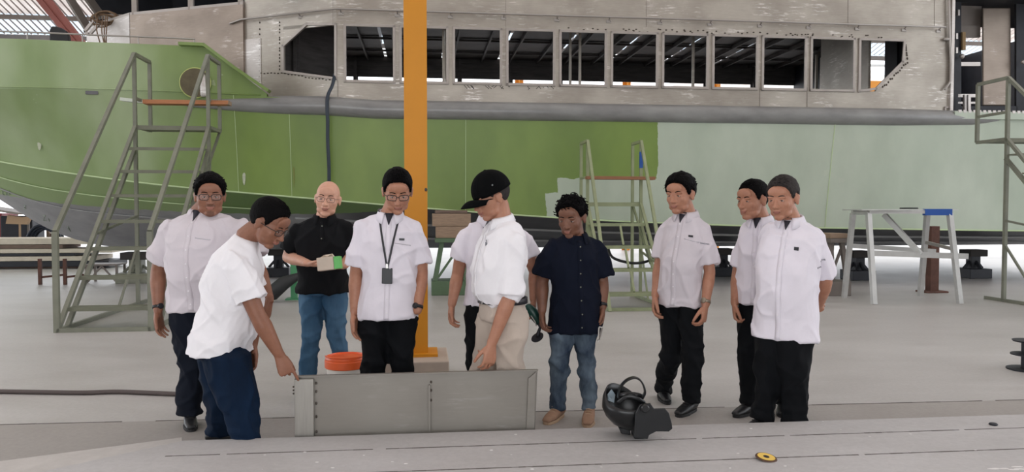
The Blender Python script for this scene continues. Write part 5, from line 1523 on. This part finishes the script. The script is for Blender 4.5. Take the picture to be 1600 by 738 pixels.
        for i in range(24):
            a = 2 * math.pi * i / 24; x = math.cos(a); y = math.sin(a); cx = .062 + .138 * x; w_ = .046 if x > 0 else .038
            outl.append(g0 + ft * cx + lt * w_ * y * (abs(y) ** -.25 if abs(y) > .05 else 1) + Z * .001)
        mb.prism(outl, Z * .022); mb.build('sole', sole, sh_, bevel=.004)
        mb = MB()
        for i in range(4):
            c_ = g0 + ft * (.055 + .022 * i) + Z * (.092 - .011 * i); mb.tube([c_ - lt * .02, c_ + Z * .004, c_ + lt * .02], .0028, 6)
        mb.build('laces', M_sole if shoe is M_shoeb else M_solet, sh_, smooth=True)
    if glasses: make_glasses(hm, e, glasses)
    return dict(e=e, J=J, R=R, hm=hm, base=base, bv=bv, fwd=fwd, sax=sax, up=up, shirt=so, ring=ring, body=body, front=front)

def put_mesh(me, name, m, e, base):
    me.transform(Matrix.Translation(-base)); return put(me, name, m, e, base, smooth=True)
M_seamw = mat('seam_soft', rgb(186, 182, 190), .8)

def make_glasses(hm, e, style):
    a3 = hm.to_3x3(); mb = MB()
    w, hh = (.0255, .0165) if style != 'thin' else (.024, .0155)
    r = .0023 if style != 'thin' else .0014
    for s in (-1, 1):
        pts = []
        for i in range(25):
            a = 2 * math.pi * i / 24; c_, s_ = math.cos(a), math.sin(a)
            x = w * math.copysign(abs(c_) ** .6, c_); z = hh * math.copysign(abs(s_) ** .6, s_)
            pts.append(hm @ V((s * .0320 + x, .1005 - (abs(s * .032 + x)) * .22, .0005 + z)))
        mb.tube(pts, r, 6)
        mb.tube([hm @ V((s * .0570, .088, .008)), hm @ V((s * .0735, .060, .007)), hm @ V((s * .0800, .0, .004)), hm @ V((s * .080, -.018, -.006))], r, 6)
    mb.tube([hm @ V((-.0075, .0985, .004)), hm @ V((0, .1015, .007)), hm @ V((.0075, .0985, .004))], r, 6)
    g_ = mb.build('glasses', M_glassf, e, smooth=True)
    for s in (-1, 1):
        mb = MB(); mb.ell((s * .0320, .0945, .0005), (w * .98, .0012, hh * .98), hm, 16, 8); mb.build('lens', M_lens, g_, smooth=True)

def make_hair(style, hm, m, e, hairline, t, seed):
    """hair grown over the skull: a thick shell with a proper hairline, broken up into locks"""
    n1, n2 = 90, 60; c0 = V((0, -.014, .030)); rows = []
    for i in range(n2 + 1):
        ph = math.pi * .80 * i / n2; row = []
        for k in range(n1 + 1):
            th = 2 * math.pi * k / n1
            dx, dy, dz = math.sin(ph) * math.sin(th), math.sin(ph) * math.cos(th), math.cos(ph)
            rx, ry, rz = .0765, .0985, .0875
            p = V((dx * rx, dy * ry, dz * rz)) + c0
            az = abs(math.degrees(math.atan2(p.x, p.y)))
            zl = float(np.interp(az, [0, 22, 38, 52, 64, 74, 84, 96, 112, 135, 180], [.076 + hairline, .075 + hairline * 1.2, .066 + hairline, .044, .006, -.004, .026, .030, -.020, -.042, -.050]))
            zl += .003 * noise.noise(V((th * 5, seed, 0)))
            w_ = min(1, max(0, (p.z - zl) / (.010 if style != 'curly' else .02)))
            nrm = V((dx / rx, dy / ry, dz / rz)).normalized()
            tt = t
            if style == 'short': tt = t * (.55 + .75 * max(0, dz))
            if style == 'thick': tt = t * (.8 + .9 * max(0, dz)) 
            nz = noise.noise(V((p.x * 60 + seed, p.y * 22, p.z * 60))) * .5 + noise.noise(V((p.x * 140, p.y * 60 + seed, p.z * 140))) * .3
            if style == 'curly':
                cell = noise.noise(V((p.x * 45 + seed, p.y * 45, p.z * 45))); tt = t * (1.0 + .75 * cell + .4 * nz)
            elif style == 'thick': tt *= 1 + .45 * nz + .25 * noise.noise(V((p.x * 25, p.y * 12, seed)))
            else: tt *= 1 + .30 * nz
            row.append(hm @ (p + nrm * (tt * w_ - .010 * (1 - w_))))
        rows.append(row)
    mb = MB(); mb.grid(rows)
    if style == 'curly':
        rnd = random.Random(seed)
        for _ in range(230):
            th = rnd.uniform(0, 2 * math.pi); ph = math.acos(rnd.uniform(-.05, 1)); dx, dy, dz = math.sin(ph) * math.sin(th), math.sin(ph) * math.cos(th), math.cos(ph)
            if dy > .5 and dz < .48: continue
            p = V((dx * .083, dy * .104, dz * .094)) + c0 + V((0, 0, .002)); r = rnd.uniform(.008, .014); pts = []
            ax = V((rnd.uniform(-1, 1), rnd.uniform(-1, 1), rnd.uniform(-1, 1))).normalized(); a_ = ax.orthogonal().normalized(); b_ = ax.cross(a_)
            for i in range(8):
                a = i * .75; pts.append(hm @ (p + a_ * r * math.cos(a) + b_ * r * math.sin(a) + ax * .003 * i))
            mb.tube(pts, rnd.uniform(.0025, .0042), 5)
    if style == 'thick':
        rnd = random.Random(seed)
        for _ in range(240):
            th = rnd.uniform(0, 2 * math.pi); ph = math.acos(rnd.uniform(.15, 1)); dx, dy, dz = math.sin(ph) * math.sin(th), math.sin(ph) * math.cos(th), math.cos(ph)
            p = V((dx * .084, dy * .104, dz * .096 + .002)) + c0; nrm = V((dx, dy, dz))
            if p.y > .045 and p.z < .098: continue
            sw = V((rnd.uniform(-.6, .6), rnd.uniform(.1, 1), -.3)).normalized() * .028
            mb.loft([hm @ (p - sw * .5), hm @ (p + nrm * .007), hm @ (p + sw * .7 + nrm * .002)], [(.006, .003), (.0055, .003), (.0015, .001)], None, 6)
    if style == 'short':
        rnd = random.Random(seed)
        for _ in range(150):
            th = rnd.uniform(-1.1, 1.1); ph = math.acos(rnd.uniform(.45, 1)); dx, dy, dz = math.sin(ph) * math.sin(th), math.sin(ph) * math.cos(th), math.cos(ph)
            p = V((dx * .0775, dy * .0995, dz * .0885 + t * 1.05)) + c0
            if p.z < .092 + hairline: continue
            sw = V((rnd.uniform(-.8, .3), .6, .1)).normalized() * .018
            mb.loft([hm @ (p - sw * .5), hm @ (p + V((0, 0, .003))), hm @ (p + sw * .6)], [(.004, .002), (.004, .002), (.001, .001)], None, 6)
    return mb.build('hair', m, e, smooth=True)

def watch(pr, n_, m1, m2, dark=False, f=.9):
    el, wr = pr['J']['el' + n_], pr['J']['wr' + n_]; a = (wr - el).normalized(); c_ = el.lerp(wr, f)
    mb = MB(); o1 = a.orthogonal().normalized(); o2 = a.cross(o1); rw = []
    for i in range(25):
        t = 2 * math.pi * i / 24; rw.append([c_ + (o1 * math.cos(t) + o2 * math.sin(t)) * .0335 + a * z_ for z_ in (-.010, .010)])
    mb.grid(rw); w = mb.build('watch', m1, pr['e'], smooth=True, solid=.004)
    tocam = (EYE - c_); tocam = (tocam - a * tocam.dot(a)).normalized(); s_ = a.cross(tocam)
    tocam = (tocam + s_ * .5 * (1 if n_ == 'L' else -1)).normalized()
    mb = MB(); mb.lathe(c_ + tocam * .030, [(.018, 0), (.020, .004), (.019, .010), (.016, .011)], 20, tocam); mb.build('watch_face', m2, w, smooth='auto')
M_strapb = mat('watch_strap', rgb(24, 24, 28), .5); M_wsteel = mat('watch_steel', rgb(150, 140, 125), .3, .8); M_wface = mat('watch_face', rgb(18, 20, 26), .15)
# ------------------------------------------------------------------ the ten people
DN = (0, 0, -1)
# 1 heavy-set man with glasses, at left
A = person('stout man in glasses and white shirt standing behind the pointing man', 318, 5.06, 22, 1.70, g=1.22, belly=.045,
  over=dict(head=(328, 304, -.04), shR=(268, 352, 0), elR=(247, 424, .04), wrR=(247, 486, -.03), shL=(375, 352, -.02), elL=(402, 415, -.05), wrL=(421, 470, -.14),
            anR=(297, 673, 0), anL=(345, 673, -.02), knR=(300, 575, 0), knL=(342, 575, -.03), toeR=(300, 700, -.2), toeL=(360, 700, -.2)),
  look=(22, 6, 0), fat=.010, skin_m=SK_BROWN, shirt=C_GREYW, pants=C_TNAVY, hair='thick', hair_t=.013, stub=True, glasses=True, seed=2, legw=1.14, hem=-.14,
  hands=dict(R=dict(d=(.10, -.05, -1), n=(.75, -.2, 0), curl=22), L=dict(d=(-.15, -.1, -1), n=(-1, .2, 0), curl=30)), sleeve=.80, cuffw=1.08, pocket=True)
watch(A, 'R', M_strapb, M_wface)
# 2 pointing man in a tee shirt
Bp = person('man in a white T-shirt and dark jeans bending to point at the metal panel', 352, 4.52, 84, 1.70, g=1.22, belly=.03,
  over=dict(pelvis=(346, 530, 0), chest=(360, 440, 0), neck=(386, 374, -.01), head=(420, 346, -.04), shR=(366, 405, -.17), elR=(402, 492, -.16), wrR=(437, 556, -.12),
            shL=(378, 400, .16), elL=(400, 470, .20), wrL=(395, 540, .18), hipR=(352, 548, -.09), hipL=(352, 548, .09), knR=(375, 635, -.10), knL=(345, 640, .10), anR=(385, 715, -.10), anL=(345, 715, .12)),
  look=(76, 34, 0), fat=.006, skin_m=SK_BROWN, shirt=C_WHITE, pants=D_DARK, hair='short', hair_t=.013, glasses=True, seed=5, legw=1.25, hem=-.08, tee=True, collar=False, placket=False,
  hands=dict(R=dict(d=(.36, .0, -.9), n=(-.35, .9, -.2), curl=[8, 72, 78, 80], thumb=(.8, .3, .6)), L=dict(curl=30)), sleeve=.74, cuffw=1.12)
# 3 bald man
Cb = person('bald man in glasses, black polo shirt and blue jeans holding a paper-wrapped package', 508, 5.75, 4, 1.68, g=1.08,
  over=dict(head=(512, 309, -.03), neck=(507, 342, 0), chest=(503, 378, 0), pelvis=(505, 443, 0), shR=(468, 353, .0), shL=(542, 353, .03), elR=(450, 402, .02), wrR=(482, 412, -.22), elL=(549, 402, .05), wrL=(535, 416, -.20),
            hipR=(489, 452, 0), hipL=(521, 452, 0), knR=(486, 528, -.02), knL=(528, 526, 0), anR=(480, 600, .02), anL=(538, 600, .05), toeR=(476, 620, -.2), toeL=(545, 620, -.2)),
  look=(6, 4, -6), fat=.005, skin_m=SK_PALE, shirt=C_BLACK, pants=D_BLUE, shoe=M_shoeb, hair='bald', glasses='thin', seed=8, placket='short', inner=False, hem=-.07, legw=.96,
  hands=dict(R=dict(d=(1, -.25, -.05), n=(.15, -.2, .9), curl=28), L=dict(d=(-1, -.3, -.05), n=(-.1, -.2, .9), curl=28)), sleeve=.78)
# 4 lanyard man
D = person('man in glasses and white shirt with a black lanyard badge looking down', 607, 4.92, 8, 1.735, g=1.0,
  over=dict(head=(621, 297, -.05), neck=(610, 338, 0), chest=(608, 385, 0), pelvis=(607, 476, 0), shR=(569, 350, .0), shL=(645, 352, .02), elR=(556, 430, .03), wrR=(554, 487, -.02), elL=(659, 425, .05), wrL=(652, 486, -.04),
            knR=(585, 575, 0), knL=(628, 575, 0)),
  look=(10, 24, 0), fat=.003, skin_m=SK_TAN, shirt=C_LILAC, hair='short', hair_t=.013, glasses=True, seed=11, hem=-.09, hands=dict(R=dict(d=(.05, -.05, -1), n=(.9, -.4, 0), curl=20), L=dict(skip=True)), pocket_hand='L', pocket=True, badge=True, legw=1.08)
watch(D, 'L', M_strapb, M_wface)
# 5 man mostly hidden behind the one in the cap
E5 = person('man in a white shirt hidden behind the man in the black cap', 772, 5.32, -18, 1.66, g=1.02,
  over=dict(head=(762, 309, .0), neck=(766, 345, 0), chest=(768, 385, 0), pelvis=(766, 452, 0), shR=(728, 364, -.02), elR=(715, 430, .03), wrR=(706, 476, -.04), shL=(817, 368, .04), elL=(836, 425, .05), wrL=(834, 468, -.02),
            hipR=(750, 465, 0), hipL=(785, 465, 0), knR=(742, 545, -.02), knL=(790, 545, 0), anR=(750, 625, 0), anL=(795, 625, 0)),
  look=(-30, 14, 0), skin_m=SK_TAN, shirt=C_LILAC, hair='short', seed=14, hem=-.12, hands=dict(R=dict(d=(-.05, -.05, -1), n=(.9, -.3, 0), curl=34), L=dict(d=(-.1, -.15, -1), n=(-.9, -.3, 0), curl=40, thumb=(.7, .3, .7))), sleeve=.62, legw=1.0)
# 6 man in the cap
F6 = person('man in a black cap, white shirt and beige trousers behind the panel', 783, 4.76, -62, 1.69, g=1.06, belly=.035,
  over=dict(head=(768, 306, -.02), neck=(783, 346, 0), chest=(786, 390, 0), pelvis=(785, 481, 0), shL=(804, 372, -.14), elL=(797, 462, -.17), wrL=(768, 538, -.19), shR=(768, 362, .17), elR=(762, 450, .20), wrR=(755, 520, .16),
            hipL=(796, 500, -.04), hipR=(775, 500, .10), knL=(798, 590, .02), knR=(755, 590, .16), anL=(800, 672, .04), anR=(752, 675, .18)),
  look=(-64, 20, 0), fat=.006, skin_m=SK_TAN, shirt=C_WHITE, pants=C_BEIGE, hair='short', hair_m=M_hairg, hair_t=.006, seed=17, tuck=True, collar=True, inner=False, placket=True, button_n=6,
  hands=dict(L=dict(d=(-.12, -.1, -1), n=(-.5, .8, 0), curl=30), R=dict(curl=25)), sleeve_long=dict(L=1.08, R=1.08), cuffw=1.05, legw=1.12)
# 7 young man in navy
G7 = person('young curly-haired man in a loose navy shirt, faded jeans and tan trainers', 896, 5.2, -14, 1.56, g=1.06,
  over=dict(head=(893, 338, -.03), neck=(899, 370, 0), chest=(897, 405, 0), pelvis=(899, 478, 0), shR=(866, 380, -.02), elR=(847, 440, .02), wrR=(847, 486, -.05), shL=(930, 382, .04), elL=(941, 440, .05), wrL=(941, 481, -.03),
            hipR=(882, 500, 0), hipL=(914, 500, 0), knR=(875, 567, -.02), knL=(916, 568, 0), anR=(872, 630, .02), anL=(921, 638, -.03), toeR=(852, 645, -.16), toeL=(917, 660, -.25)),
  look=(-24, 16, 0), skin_m=SK_DARK, shirt=C_NAVY, pants=D_FADE, shoe=M_shoet, sole=M_solet, hair='curly', hair_t=.015, hair_m=M_hairb, seed=21, hem=-.20, inner=False, stub=True, placket=True,
  hands=dict(R=dict(d=(.05, -.1, -1), n=(.8, -.4, 0), curl=35), L=dict(d=(-.12, -.2, -1), n=(-.9, -.3, 0), curl=[45, 50, 55, 55])), sleeve=.86, cuffw=1.15, legw=.92)
watch(G7, 'L', M_strapb, M_wface)
# 8 man with dark hair
H8 = person('dark-haired man in a pale shirt and steel watch, one foot back', 1064, 5.4, -36, 1.72, g=.86, belly=.02,
  over=dict(head=(1063, 302, -.03), neck=(1073, 337, 0), chest=(1068, 380, 0), pelvis=(1062, 458, 0), shL=(1097, 356, -.05), elL=(1109, 425, -.06), wrL=(1102, 477, -.14), shR=(1044, 350, .10), elR=(1030, 415, .10), wrR=(1024, 462, .02),
            hipL=(1078, 485, -.04), hipR=(1050, 485, .05), knL=(1082, 562, -.05), knR=(1048, 562, .10), anL=(1079, 631, -.02), anR=(1034, 618, .38), toeL=(1060, 648, -.16), toeR=(1045, 630, .16)),
  look=(-40, 8, 0), fat=.003, skin_m=SK_TAN, shirt=C_GREYW, hair='thick', hair_t=.015, seed=24, hem=-.09, hands=dict(L=dict(d=(-.12, -.1, -1), n=(-.8, .5, 0), curl=42), R=dict(d=(-.1, -.1, -1), n=(.8, -.3, 0), curl=35)), pocket=True, badge=True, legw=1.0, sleeve=.84, cuffw=1.05)
watch(H8, 'L', M_wsteel, M_wsteel)
# 9 man half hidden behind the last one
I9 = person('black-haired man in a white shirt half hidden behind the grey-haired man', 1182, 5.35, -40, 1.66, g=.90,
  over=dict(head=(1176, 311, -.03), neck=(1188, 345, 0), chest=(1188, 385, 0), pelvis=(1186, 458, 0), shR=(1166, 362, .10), elR=(1152, 430, .10), wrR=(1148, 474, .02), shL=(1220, 362, -.05),
            hipR=(1175, 475, .05), hipL=(1200, 475, -.04), knR=(1170, 560, 0), knL=(1205, 560, -.02), anR=(1172, 640, .0), anL=(1225, 634, .05), toeR=(1150, 652, -.12)),
  look=(-58, 6, 0), fat=.004, skin_m=SK_TAN, shirt=C_LILAC, hair='short', hair_t=.011, seed=27, hem=-.08, hands=dict(R=dict(d=(.02, -.05, -1), n=(.9, -.3, 0), curl=50)), badge='sqR', legw=1.0)
# 10 grey haired man
J10 = person('grey-haired man in a white shirt with his hands behind his back', 1232, 4.88, -36, 1.69, g=1.10, belly=.03,
  over=dict(head=(1223, 308, -.03), neck=(1236, 346, 0), chest=(1236, 392, 0), pelvis=(1228, 488, .0), shL=(1272, 364, -.03), elL=(1290, 440, .09), wrL=(1277, 482, .30), shR=(1207, 358, .13), elR=(1200, 430, .30), wrR=(1262, 470, .34),
            hipL=(1240, 515, -.05), hipR=(1210, 515, .06), knL=(1240, 595, -.05), knR=(1200, 595, .05), anL=(1240, 668, -.02), anR=(1190, 672, .05)),
  look=(-42, 10, 0), skin_m=SK_TAN, shirt=C_LILAC, hair='short', hair_m=M_hairg, hair_t=.012, seed=31, hem=-.17, badge='sq', pocket=False, legw=1.16, sleeve=.86, cuffw=1.1,
  hands=dict(L=dict(d=(-.8, .4, -.3), n=(0, -1, 0), curl=35), R=dict(d=(.7, .1, -.3), n=(0, 1, 0), curl=40)))

# ------------------------------------------------------------------ what they wear and hold
def make_cap(pr):
    hm = pr['hm']; rows = []; c0 = V((0, -.014, .030)); e = pr['e']
    for i in range(15):
        ph = math.pi * .56 * i / 14; row = []
        for k in range(41):
            th = 2 * math.pi * k / 40; dx, dy, dz = math.sin(ph) * math.sin(th), math.sin(ph) * math.cos(th), math.cos(ph)
            p = V((dx * .092, dy * .112, dz * .110)) + c0 + V((0, .002, .008))
            p.z = max(p.z, .024 - p.y * .12); row.append(hm @ p)
        rows.append(row)
    mb = MB(); mb.grid(rows); cp = mb.build('cap', mat('cap_black', rgb(9, 10, 11), .9, spec=.08, bump=.3, bscale=60), e, smooth=True, solid=.004)
    mb = MB(); rows = []
    for i in range(9):
        f = i / 8; row = []
        for k in range(17):
            a = math.radians(-68 + 136 * k / 16)
            p0_ = V((.092 * math.sin(a), .112 * math.cos(a) - .012, 0)); out = .088 * math.cos(a * .95) ** .7 * f
            row.append(hm @ V((p0_.x * (1 - .06 * f), p0_.y + out, .030 - p0_.y * .12 - .018 * f - .030 * (math.sin(a) ** 2) + .012 * math.sin(f * math.pi))))
        rows.append(row)
    mb.grid(rows); mb.build('visor', MATS['cap_black'], cp, smooth=True, solid=.004)
    mb = MB(); mb.ell((0, -.012, .150), (.008, .008, .004), hm, 10, 6); mb.build('cap_button', MATS['cap_black'], cp)
    for k in range(6):
        th = math.pi * k / 3 + .5; mb = MB()
        mb.tube([hm @ (V((math.sin(p_) * math.sin(th) * .0935, math.sin(p_) * math.cos(th) * .1135, math.cos(p_) * .1115)) + c0 + V((0, .002, .008))) for p_ in [math.pi * .5 * i / 10 for i in range(11)]], .0014, 5)
        mb.build('cap_seam', MATS['cap_black'], cp)
    mb = MB(); mb.ell((-.086, .010, .070), (.003, .006, .006), hm, 10, 6); mb.build('cap_emblem', mat('cap_emblem', rgb(110, 115, 115), .5), cp)
make_cap(F6)
# emblem embroidered on his shirt, wearer's left chest
def chest_mark(pr, t, x, w, h, m, name, parts):
    r = pr['bv'].ray_cast(pr['front'](t, x), -pr['fwd'], .8)
    if r[0] is None: return
    n_ = pr['fwd']; mb = MB()
    for (a, b_, ww, hh) in parts: mb.box(r[0] + n_ * .006 + pr['sax'] * a * w + pr['up'] * b_ * h, ww * w, .002, hh * h, pr['sax'], n_)
    mb.build(name, m, pr['shirt'])
M_thread = mat('grey_thread', rgb(120, 122, 130), .8)
chest_mark(F6, .27, -.07, .03, .045, M_thread, 'emblem', [(0, .35, .35, .15), (0, 0, .25, .6), (-.35, -.15, .15, .4), (.35, -.15, .15, .4), (0, -.42, .8, .12)])
# small dark writing on the left sleeves
def sleeve_mark(pr, n_, f):
    sh, el = pr['J']['sh' + n_], pr['J']['el' + n_]; c_ = sh.lerp(el, f); tc = (EYE - c_).normalized()
    ax = (el - sh).normalized(); tc = (tc - ax * tc.dot(ax)).normalized(); s_ = ax.cross(tc)
    r = pr['bv'].ray_cast(c_ + tc * .4, -tc, .5)
    if r[0] is None: return
    mb = MB()
    for k in range(7):
        q = (k - 3) * .0085; r2 = pr['bv'].ray_cast(c_ + tc * .4 + s_ * q - ax * q * .35, -tc, .5)
        if r2[0] is not None: mb.box(r2[0] + tc * .002, .0055, .002, .009 if k % 3 else .012, s_, tc)
    mb.build('sleeve_writing', M_thread, pr['shirt'])
sleeve_mark(H8, 'L', .35); sleeve_mark(J10, 'L', .42)
# khaki keyring/phone strap etc. : lanyard of man 4
def lanyard(pr, pair, end_t, m, name, wid=.012):
    bv, fw, sx_, up_ = pr['bv'], pr['fwd'], pr['sax'], pr['up']
    nk = pr['J']['neck']; pts = []
    for s, a in ((1, 1), (-1, 1)):
        path = []
        for i in range(15):
            t = i / 14; path.append(pr['front'](.03 + (end_t - .03) * t, s * (.062 * (1 - t) + .001)))
        strip(name, bv, path, -fw, wid, m, pr['e'], pr['base'], .006, .002)
    mb = MB(); rw = []
    for i in range(13):
        a = math.radians(-120 + 240 * i / 12); rw.append(nk - fw * .078 * math.cos(a) + sx_ * .078 * math.sin(a) + up_ * (.038 - .016 * (1 - math.cos(a))))
    mb.tube(rw, .005, 6); mb.build(name, m, pr['e'], smooth=True)
lanyard(D, 1, .50, M_belt, 'lanyard')
r = D['bv'].ray_cast(D['front'](.575, 0), -D['fwd'], .8); c_ = r[0] + D['fwd'] * .012
mb = MB(); mb.box(c_ + Z * .0, .066, .008, .100, D['sax'], D['fwd']); bd = mb.build('badge_holder', mat('badge_black', rgb(28, 30, 36), .4), D['e'], bevel=.004)
mb = MB(); mb.box(c_ + Z * .062, .014, .006, .03, D['sax'], D['fwd']); mb.build('clip', M_buckle, bd)
mb = MB(); r = E5['bv'].ray_cast(E5['front'](.42, .03), -E5['fwd'], .8)
strip('lanyard', E5['bv'], [E5['front'](.05 + .04 * i, .055 - .001 * i) for i in range(13)], -E5['fwd'], .012, mat('lanyard_grey', rgb(80, 78, 84), .7), E5['e'], E5['base'], .006, .002)
if r[0] is not None: mb.box(r[0] + E5['fwd'] * .012 - Z * .05, .05, .006, .09, E5['sax'], E5['fwd']); mb.build('badge', mat('badge_maroon', rgb(70, 36, 40), .5), E5['e'])

# package held by the bald man
a, b_ = P(497, 414, 5.42), P(523, 411, 5.42)
mb = MB(); mb.bar(a, b_, .07, .095, up=V((0, .1, 1))); pk = mb.build('paper_package', mat('paper', rgb(214, 200, 184), .85, var=.05, scale=12), bevel=.006)
mb = MB(); mb.prism([P(497, 405, 5.46), P(522, 402, 5.45), P(518, 397, 5.43), P(512, 401, 5.40), P(506, 399, 5.40)], V((0, .03, 0))); mb.build('torn_flap', mat('paper', rgb(214, 200, 184)), pk)
a, b_ = P(523.5, 411, 5.42), P(533, 410, 5.42); mb = MB(); mb.bar(a, b_, .068, .088, up=V((0, .1, 1))); tag(mb.build('green_end', mat('wrap_green', rgb(110, 200, 110), .5), pk), 'bright green end of the package')
single(pk, 'paper-wrapped package with a bright green end in the hands of the bald man', 'package')

# green angle grinder
w = E5['J']['wrL']; c_ = P(834, 491, 5.24)
e = tag(empty('angle_grinder', c_), 'dark green angle grinder with a side handle held by the hidden man', 'grinder')
Mg = mat('grinder_green', rgb(22, 66, 58), .35)
mb = MB(); mb.loft([P(826, 482, 5.24), P(832, 488, 5.24), P(838, 497, 5.24), P(841, 503, 5.24)], [(.030, .034), (.036, .038), (.033, .034), (.026, .026)], V((0, 1, 0)), 20); mb.build('motor_body', Mg, e, smooth='auto')
mb = MB(); mb.tube([P(841, 503, 5.23), P(844, 512, 5.22), P(840, 524, 5.21)], [.012, .010, .014], 10); mb.build('side_handle', M_dark, e, smooth=True)
mb = MB(); mb.lathe(P(840, 528, 5.21), [(.006, -.012), (.02, -.004), (.044, .0), (.046, .005), (.01, .008)], 24, V((-.45, -.5, .8))); mb.build('disc_guard', M_dark, e, smooth='auto')
mb = MB(); mb.tube([P(830, 494, 5.21), P(836, 503, 5.21), P(838, 509, 5.21)], .004, 6); mb.build('switch_lever', M_rail, e)
# metal clamp held by the young man
w = G7['J']['wrL']
mb = MB(); mb.bar(P(941, 512, 5.06), P(936, 532, 5.04), .012, .006); mb.bar(P(936, 512, 5.06), P(935, 530, 5.04), .008, .006); mb.bar(P(936, 531, 5.04), P(934.5, 534, 5.04), .02, .01)
mb.bar(P(941, 512, 5.06), P(936, 511, 5.06), .008, .008)
single(mb.build('steel_clamp', M_rail), 'small bright steel clamp held in the hand of the young man in navy', 'tool')
